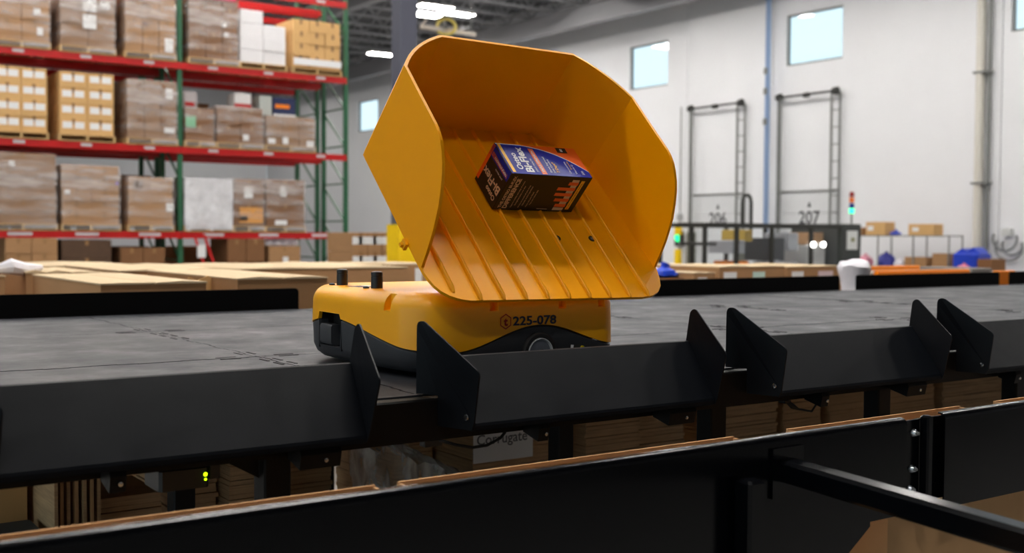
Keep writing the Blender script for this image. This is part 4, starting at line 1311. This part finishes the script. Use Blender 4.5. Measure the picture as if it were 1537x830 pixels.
wallp = [(V_, 0), (V_, .292), (.307, .2875), (.205, .2845), (.183, .281), (.160, .2735), (.137, .2605), (.115, .244), (.094, .223), (.072, .193), (.050, .157), (.036, .125), (.023, .090), (.010, .045), (0, 0)]
MB().prism(wallp, lambda a, b, s_: (s_, a, b), 0, TH).build('side_wall', YEL_TRAY, tray)
wallr = [(a, b * .935) for a, b in wallp]
MB().prism(wallr, lambda a, b, s_: (s_, a, b), W_ - TH, W_).build('side_wall', YEL_TRAY, tray)
def strip_wall(pts, h0, h1, name, inward):
    mb = MB(); vs, fs = [], []
    n = len(pts)
    for i, p in enumerate(pts):
        d = (pts[min(i + 1, n - 1)] - pts[max(i - 1, 0)]).normalized()
        nn = Vector((d.y, -d.x)) * TH * inward
        h = h0 + (h1 - h0) * i / (n - 1)
        vs += [(p.x, p.y, 0), (p.x, p.y, h), (p.x + nn.x, p.y + nn.y, h), (p.x + nn.x, p.y + nn.y, 0)]
    for i in range(n - 1):
        a = 4 * i
        for q in range(4):
            w = (q + 1) % 4
            fs.append((a + q, a + w, a + 4 + w, a + 4 + q))
    fs += [(0, 1, 2, 3), (4 * n - 4, 4 * n - 1, 4 * n - 2, 4 * n - 3)]
    return mb.add(vs, fs).build(name, YEL_TRAY, tray, True)
strip_wall(CL, .292, H2, 'corner_wall', 1)
strip_wall([CL[-1], CR[0]], H2, H2, 'back_wall', 1)
strip_wall(CR, H2, .273, 'corner_wall', 1)
for uu, vv in ((.482, .111), (.605, .111)):
    p = MB().lathe([(.0055, .0003), (.0105, .0003), (.0105, .0022), (.0075, .0032), (.0055, .0022)], (uu, vv, 0), 'z', 22).build('floor_bolt', BLACKP, tray, True)
    MB().lathe([(.0005, .0005), (.005, .0006), (.004, .0026), (.0005, .003)], (uu, vv, 0), 'z', 14).build('bolt_centre', GREYST, p, True)
# underside brackets and the tilting column
MB().box(.34, .44, .10, .20, -.05, -TH - .0005).build('tilt_bracket', YEL, tray)
MB().box(-.010, -.001, .080, .102, -.022, -.002).box(-.018, -.010, .086, .096, -.018, -.009).build('edge_bracket', YEL, tray)
MB().bar((1.80, 2.72, RT - .002), (1.80, 2.60, .40), .06, .06).bar((1.80, 2.90, RT - .002), (1.80, 2.62, .43), .04, .04).build('tilt_column', CHAR, robot)

# ------------------------------------------------------------------ product box in the tray
BL, BW, BH = .276, .124, .131
pb = bpy.data.objects.new('product_box', None); COL.objects.link(pb)
pb.matrix_world = TM @ Matrix.Translation(Vector((.311, .2135, .0052)))
pb['_o'] = (0, 0, 0)
tag(pb, 'blue, black and orange joint supplement box lying in the yellow tray', 'box')
NAVY = mat('print_blue', (28, 40, 150), .35, spec=.2, var=.10, vscale=5)
BLK = mat('print_black', (26, 22, 22), .35)
ORG = mat('print_orange', (240, 96, 14), .4)
ORG2 = mat('print_salmon', (240, 110, 50), .4)
YLW = mat('print_yellow', (250, 190, 50), .4)
WHT = mat('print_white', (240, 240, 244), .5)
CRM = mat('print_cream', (214, 190, 160), .5)
mb = MB()
e = .0015
mb.cbox(0, BL, 0, BW, 0, BH, e)
bd = mb.build('box_body', BLK, pb)
# top (blue) face with an orange back margin bounded by a curve
def curve_v(x):
    t_ = x / BL
    return BW * (.985 - .80 * t_ ** 3)
pts = [(e, e)] + [(BL - e, e)] + [(x, min(BW - e, curve_v(x))) for x in [BL - e - (BL - 2 * e) * q / 14 for q in range(15)]]
MB().prism(pts, lambda a, b, s_: (a, b, s_), BH + .0001, BH + .0004).build('blue_panel', NAVY, pb)
pts2 = [(x, min(BW - e, curve_v(x))) for x in [e + (BL - 2 * e) * q / 14 for q in range(15)]] + [(BL - e, BW - e), (e, BW - e)]
MB().prism(pts2, lambda a, b, s_: (a, b, s_), BH + .0001, BH + .0003).build('orange_panel', ORG, pb)
line = [Vector((x, min(BW - e - .002, curve_v(x)))) for x in [e + (BL - 2 * e) * q / 14 for q in range(15)]]
mb = MB()
for q in range(14):
    p, r_ = line[q], line[q + 1]
    mb.add([(p.x, p.y - .002, BH + .0005), (r_.x, r_.y - .002, BH + .0005), (r_.x, r_.y + .001, BH + .0005), (p.x, p.y + .001, BH + .0005)], [(0, 1, 2, 3)])
mb.build('white_edge', WHT, pb)
def rect(nm, mm, axis, a0, a1, b0, b1):
    if axis == 'top': MB().box(a0, a1, b0, b1, BH + .0004, BH + .0008).build(nm, mm, pb)
    if axis == 'front': MB().box(a0, a1, -.0005, -.0001, b0, b1).build(nm, mm, pb)
    if axis == 'end': MB().box(-.0005, -.0001, a0, a1, b0, b1).build(nm, mm, pb)
rect('yellow_stripe', YLW, 'top', .006, .016, .006, BW - .004)
rect('orange_stripe', ORG2, 'top', .103, .120, .004, BW - .016)
rect('black_stamp', BLK, 'top', .205, .240, BW - .024, BW - .004)
U, V2, W3 = Vector((1, 0, 0)), Vector((0, 1, 0)), Vector((0, 0, 1))
def ttop(s_, size, mm, x, y, bold=0., al='LEFT', sx=1.0):
    put_text('lettering', text_mesh(s_, size, mm, bold, al, .0001, sx), pb, (x, y, BH + .0010), V2, -U)
def tfront(s_, size, mm, x, z, bold=0., al='LEFT', sx=1.0):
    put_text('lettering', text_mesh(s_, size, mm, bold, al, .0001, sx), pb, (x, -.0007, z), W3, -U)
def tend(s_, size, mm, y, z, bold=0., al='LEFT', sx=1.0):
    put_text('lettering', text_mesh(s_, size, mm, bold, al, .0001, sx), pb, (-.0007, y, z), V2, -W3)
ttop('Osteo', .026, WHT, .040, .018, .0006)
ttop('Bi-Flex', .036, WHT, .068, .008, .0011)
ttop('JOINT HEALTH', .008, WHT, .091, .012)
ttop('TRIPLE STRENGTH', .0105, WHT, .1115, .012, .0002)
for i, (x, l) in enumerate(((.138, 'Shows Improved'), (.149, 'Joint Comfort'), (.205, 'Glucosamine'), (.226, 'Vitamin D'))):
    ttop(l, .0095, WHT, x, .012)
ttop('7 Days*', .013, YLW, .163, .014, .0003)
ttop('Boswellia', .009, YLW, .216, .030)
ttop('200', .011, WHT, .250, .010)
put_text('lettering', text_mesh('80', .012, WHT, .0002, 'CENTER', .0001), pb, (.222, BW - .014, BH + .0010), V2, -U)
# front face
tfront('THE OSTEO BI-FLEX', .0128, CRM, .018, .008, .0004)
tfront('DIFFERENCE', .0195, CRM, .035, .006, .0008)
for i, (x, z, l) in enumerate(((.054, .010, 'Supports mobility and range of motion'), (.065, .018, 'Strengthens joints over time'), (.080, .010, 'Works on occasional joint stress'), (.090, .018, 'Clinically studied ingredients'), (.104, .014, 'Made with Joint Shield'), (.114, .022, 'Take two tablets daily'))):
    tfront(l, .0062, CRM, x, z)
rect('chart_axis', CRM, 'front', .145, .182, .008, .0092)
for i, u0_ in enumerate((.200, .188, .178, .176, .205)):
    zc = .024 + i * .0205
    rect('chart_bar', ORG2, 'front', u0_, .238, zc - .0055, zc + .0055)
    rect('chart_figure', CRM, 'front', .212 + .004 * (i % 2), .236, zc + .006, zc + .0145)
rect('chart_figure', CRM, 'front', .200, .236, .006, .016)
rect('yellow_stripe', YLW, 'front', .244, .256, .010, .118)
tfront('DAY 7 IMPROVEMENT SHOWN', .0062, BLK, .250, .022)
rect('red_dot', ORG, 'front', .2465, .2535, .012, .019)
# end face
rect('blue_fade', NAVY, 'end', .004, BW - .004, BH - .034, BH - .003)
rect('orange_stripe', ORG2, 'end', .010, BW - .016, BH - .030, BH - .016)
rect('orange_edge', ORG, 'end', BW - .014, BW - .001, .012, BH - .001)
tend('TRIPLE STRENGTH', .0092, WHT, .014, BH - .023, .0002)
tend('JOINT HEALTH', .0065, WHT, .022, BH - .044)
tend('Osteo', .021, CRM, .012, .024, .0005)
tend('Bi-Flex', .036, CRM, .008, .053, .0008)

# ------------------------------------------------------------------ open cartons below the chutes
def open_bin(label, x0, x1, y0=1.60, y1=1.9, z1=-.111, zb=-.52):
    t = thing('open_carton', label, 'carton', ((x0 + x1) / 2, (y0 + y1) / 2, zb))
    k = .006
    MB().box(x0, x1, y0, y0 + k, zb + .01, z1).build('carton_wall', CORR2, t)
    MB().box(x0, x1, y1 - k, y1, zb + .01, z1).build('carton_wall', CORR2, t)
    MB().box(x0, x0 + k, y0 + k, y1 - k, zb + .01, z1 - .003).build('carton_wall', CORR2, t)
    MB().box(x1 - k, x1, y0 + k, y1 - k, zb + .01, z1 - .003).build('carton_wall', CORR2, t)
    MB().box(x0, x1, y0, y1, zb, zb + .01).build('carton_base', CORR2, t)
    return t
tbl = thing('cart_table', 'low black cart frame under the open cartons behind the rail', 'cart', (1.9, 1.75, FLOOR))
MB().box(.1, 3.85, 1.6, 1.62, -.56, -.521).build('frame_bar', BEAM_BLACK, tbl)
MB().box(.1, 3.85, 1.88, 1.9, -.56, -.521).build('frame_bar', BEAM_BLACK, tbl)
for x in (.12, 1.02, 2.05, 2.95, 3.8):
    MB().box(x, x + .04, 1.621, 1.879, -.56, -.53).build('cross_bar', BEAM_BLACK, tbl)
    for y in (1.6, 1.86):
        MB().box(x, x + .04, y, y + .04, FLOOR, -.561).build('leg', BEAM_BLACK, tbl)
open_bin('open carton behind the black rail at the left, below the left chute', .15, 1.01)
ob = open_bin('open carton behind the black rail below the middle chute, two paper scraps on its wall', 1.06, 1.965)
MB().box(1.46, 1.475, 1.892, 1.8935, -.133, -.125).box(1.49, 1.522, 1.892, 1.8935, -.133, -.123).build('paper_scrap', PAPER, ob)
open_bin('open carton behind the bolted rail joint, below the right chute', 2.15, 2.86)
open_bin('open carton behind the right rail section', 3.03, 3.8)

# ------------------------------------------------------------------ near black rail
RYF = 1.55
rail = thing('steel_rail', 'glossy black steel guard rail crossing the foreground in front of the open cartons', 'rail', (1.2, RYF, -.26))
def rail_sheet(x0, x1, z1, z0, lab):
    mb = MB()
    r = .014
    prof = [(RYF, z0)]
    for q in range(7):
        a = math.pi - q * math.pi / 12
        prof.append((RYF + r + r * math.cos(a), z1 - r + r * math.sin(a)))
    prof += [(RYF + .020, z1), (RYF + .020, z1 - .004)]
    inn = [(RYF + .014, z1 - .004), (RYF + .008, z1 - .008), (RYF + .004, z1 - .014), (RYF + .004, z0)]
    mb.prism(prof + inn, lambda a, b, s_: (s_, a, b), x0, x1)
    o = mb.build('rail_sheet', RAIL_BLACK, rail, True)
    return o
rail_sheet(-.4, 2.145, -.037, -.25, '')
rail_sheet(2.285, 3.6, -.037, -.255, '')
MB().prism([(1.0, -.24), (2.03, -.24), (2.03, -.262), (1.93, -.33), (1.80, -.36), (1.0, -.36)], lambda a, b, s_: (a, s_, b), RYF + .005, RYF + .009).build('skirt_plate', RAIL_BLACK, rail)
# joint bracket with bolts
MB().box(2.12, 2.205, RYF + .012, RYF + .016, -.225, -.045).build('joint_plate', RAIL_BLACK, rail)
MB().box(2.205, 2.225, RYF - .012, RYF + .012, -.235, -.036, 0, .004).build('joint_post', RAIL_BLACK, rail)
MB().box(2.195, 2.31, RYF + .017, RYF + .021, -.235, -.045).build('joint_plate', RAIL_BLACK, rail)
for x, z in ((2.187, -.075), (2.182, -.155), (2.176, -.200)):
    bo = MB().lathe([(.0005, -.008), (.006, -.008), (.0095, -.003), (.0105, 0), (.0005, .0)], (x, RYF + .012, z), 'y', 16).build('bolt', SCREW, rail, True)
    MB().lathe([(.0005, -.013), (.0035, -.013), (.0035, -.007), (.0005, -.007)], (x, RYF + .012, z), 'y', 6).build('bolt_stud', GREYST, bo)
# cross tube coming towards the viewer
tb = thing('cross_tube', 'black square tube running from below the rail joint towards the lower right corner', 'tube', (1.75, 1.2, -.14))
def sq_tube(p, q, w, h, name, parent, m_):
    p, q = Vector(p), Vector(q)
    d = (q - p).normalized(); a = Vector((0, 0, 1)).cross(d).normalized(); b = d.cross(a)
    c = .007
    sec = [(-w / 2 + c, -h / 2), (w / 2 - c, -h / 2), (w / 2, -h / 2 + c), (w / 2, h / 2 - c), (w / 2 - c, h / 2), (-w / 2 + c, h / 2), (-w / 2, h / 2 - c), (-w / 2, -h / 2 + c)]
    vs = [p + a * i_ + b * j_ for i_, j_ in sec] + [q + a * i_ + b * j_ for i_, j_ in sec]
    n = 8
    MB().add(vs, [tuple(range(7, -1, -1)), tuple(range(8, 16))] + [(i, (i + 1) % n, n + (i + 1) % n, n + i) for i in range(n)]).build(name, m_, parent)
sq_tube((1.755, 1.548, -.106), (1.755, .55, -.160), .05, .045, 'tube_section', tb, RAIL_BLACK)
MB().box(1.71, 1.80, 1.543, 1.549, -.16, -.06).build('end_plate', RAIL_BLACK, tb)
post = MB().box(1.60, 1.645, 1.50, 1.545, FLOOR, -.105, 0, .006)
tag(post.build('rail_post', RAIL_BLACK), 'dark square post holding the near rail left of the cross tube', 'post')

# ------------------------------------------------------------------ stacks of flattened cartons below the platform
def stack(label, x0, x1, y0, z1, depth=.5, lay=.016, mm=CORR, z0=FLOOR, lean=0):
    t = thing('cardboard_stack', label, 'cardboard', ((x0 + x1) / 2, y0 + depth / 2, z0))
    z = z0 + .1
    pal = MB()
    for q in (x0 + .03, (x0 + x1) / 2, x1 - .03):
        pal.box(q - .025, q + .025, y0 + .01, y0 + depth - .01, z0, z0 + .08)
    pal.box(x0, x1, y0, y0 + depth, z0 + .08, z0 + .1)
    pal.build('pallet', WOOD, t)
    mb = MB()
    n = int((z1 - z) / lay)
    for i in range(n):
        dx, dy = random.uniform(-.004, .004), random.uniform(-.008, .004)
        zz = z + i * lay
        mb.box(x0 + dx, x1 + dx, y0 + dy, y0 + depth, zz + .0015, zz + lay)
    o = mb.build('flattened_carton_sheets', mm, t)
    o['kind'] = 'stuff'
    return t
Y3 = 3.6
stack('low stack of flattened cartons with a pale top at the lower left', .955, 1.15, 3.6, -.45, .3)
stack('stack of flattened cartons behind the control box', 1.25, 1.37, 3.7, -.22)
stack('stack of flattened cartons left of the thick platform leg', 1.385, 1.50, 3.62, -.20)
stack('tall stack of flattened cartons right of the thick left leg', 1.685, 1.87, 3.86, -.16)
stack('stack of flattened cartons left of the white card sign', 2.14, 2.31, 3.86, -.18)
stack('stack of flattened cartons that carries the white card sign', 2.335, 2.74, 3.60, -.18)
stack('stack of flattened cartons right of the inner platform leg', 2.88, 3.17, 3.6, -.18)
stack('stack of flattened cartons left of the right front leg', 3.19, 3.46, 3.64, -.2)
stack('stack of flattened cartons right of the right front leg', 3.66, 4.01, 3.6, -.17)
stack('narrow stack of flattened cartons below the third chute', 4.05, 4.31, 3.6, -.18, mm=CORR2)
stack('stack of flattened cartons below the third chute bracket', 4.37, 4.66, 3.6, -.2, mm=CORR2)
stack('pale stack of flattened cartons right of the third chute leg', 4.72, 5.20, 3.6, -.18, mm=CORR2)
stack('wide stack of flattened cartons below the gap of the right chutes', 5.28, 5.84, 3.6, -.18)
stack('stack of flattened cartons at the right edge below the platform', 5.95, 6.6, 3.6, -.18, mm=CORR2)
t = thing('standing_sheets', 'bundle of cardboard sheets standing on edge at the lower left', 'cardboard', (.87, 3.5, FLOOR))
for i in range(7):
    x = .80 + i * .021
    MB().box(x, x + .010, 3.5 + random.uniform(-.02, .02), 3.9, FLOOR, -.30 - random.uniform(0, .03)).build('sheet', CORR2 if i % 2 else CORR, t)
big_carton('brown carton among the scraps at the lower left corner', .62, .72, 3.27, 3.44, -.56, m=KRAFT_L, side=KRAFT, name='scrap_carton')
big_carton('flat brown carton at the back of the lower left scraps', .64, .78, 3.75, 4.1, -.42, m=KRAFT_L, side=KRAFT_L, name='scrap_carton')
big_carton('white-sided carton at the bottom of the lower left scraps', .735, .79, 3.2, 3.4, -.60, m=KRAFT_L, side=PAPER, name='scrap_carton')
tag(MB().cbox(.66, .78, 3.45, 3.7, -.55, -.52, .006).box(.68, .76, 3.48, 3.67, FLOOR, -.55).build('blue_tray', mat('slate_blue', (70, 86, 100), .6)), 'slate blue flat box among the lower left scraps', 'box')
sack('crumpled white paper scrap in the lower left corner', .66, 3.15, -.66, .03, .06, WHITE_BAG)
tag(MB().cbox(.58, .72, 3.08, 3.25, FLOOR, -.66, .008).build('scrap_carton', KRAFT_D), 'brown carton that carries the white paper scrap', 'carton')

# white sign on the stack
t = thing('card_sign', 'white card sign reading Corrugate on the cardboard stack', 'sign', (2.46, 3.58, -.5))
MB().box(2.325, 2.60, 3.578, 3.582, -.50, -.36).build('card', PAPER, t)
put_text('lettering', text_mesh('Corrugate', .056, mat('grey_print2', (96, 96, 100), .6), .0006, depth=.0005), t, (2.455, 3.5772, -.415), (1, 0, 0), (0, 0, 1))

# crumpled clear plastic over a pallet
t = thing('plastic_wrap', 'crumpled clear plastic sheet draped over a pallet below the platform', 'plastic sheet', (2.0, 3.4, FLOOR))
MB().box(1.74, 2.2, 3.38, 3.75, FLOOR, -.62, 0, .02).build('wrapped_goods', mat('dim_goods', (110, 92, 72), .8, var=.2, vscale=10), t)
vs, fs = [], []
nx, nz = 34, 22
for j in range(nz + 1):
    for i in range(nx + 1):
        x = 1.67 + .60 * i / nx
        s_ = j / nz
        top = -.30 - .28 * (i / nx) ** 1.3
        if s_ < .55:
            z = -.86 + (top + .86) * s_ / .55; y = 3.30 + .03 * s_
        else:
            z = top + .03 * math.sin((s_ - .55) * 5); y = 3.32 + .45 * (s_ - .55) / .45
        y += .018 * math.sin(i * .9 + 1.8 * math.sin(j * .5)) + random.uniform(-.008, .008)
        z += .016 * math.sin(i * .7 + j * .6) + random.uniform(-.006, .006)
        vs.append((x + .02 * (1 - s_) * math.sin(j), y, z))
for j in range(nz):
    for i in range(nx):
        a = j * (nx + 1) + i
        fs.append((a, a + 1, a + nx + 2, a + nx + 1))
MB().add(vs, fs).build('clear_sheet', POLY, t, True)

# ------------------------------------------------------------------ tidy helper properties
for o in bpy.data.objects:
    if '_o' in o: del o['_o']
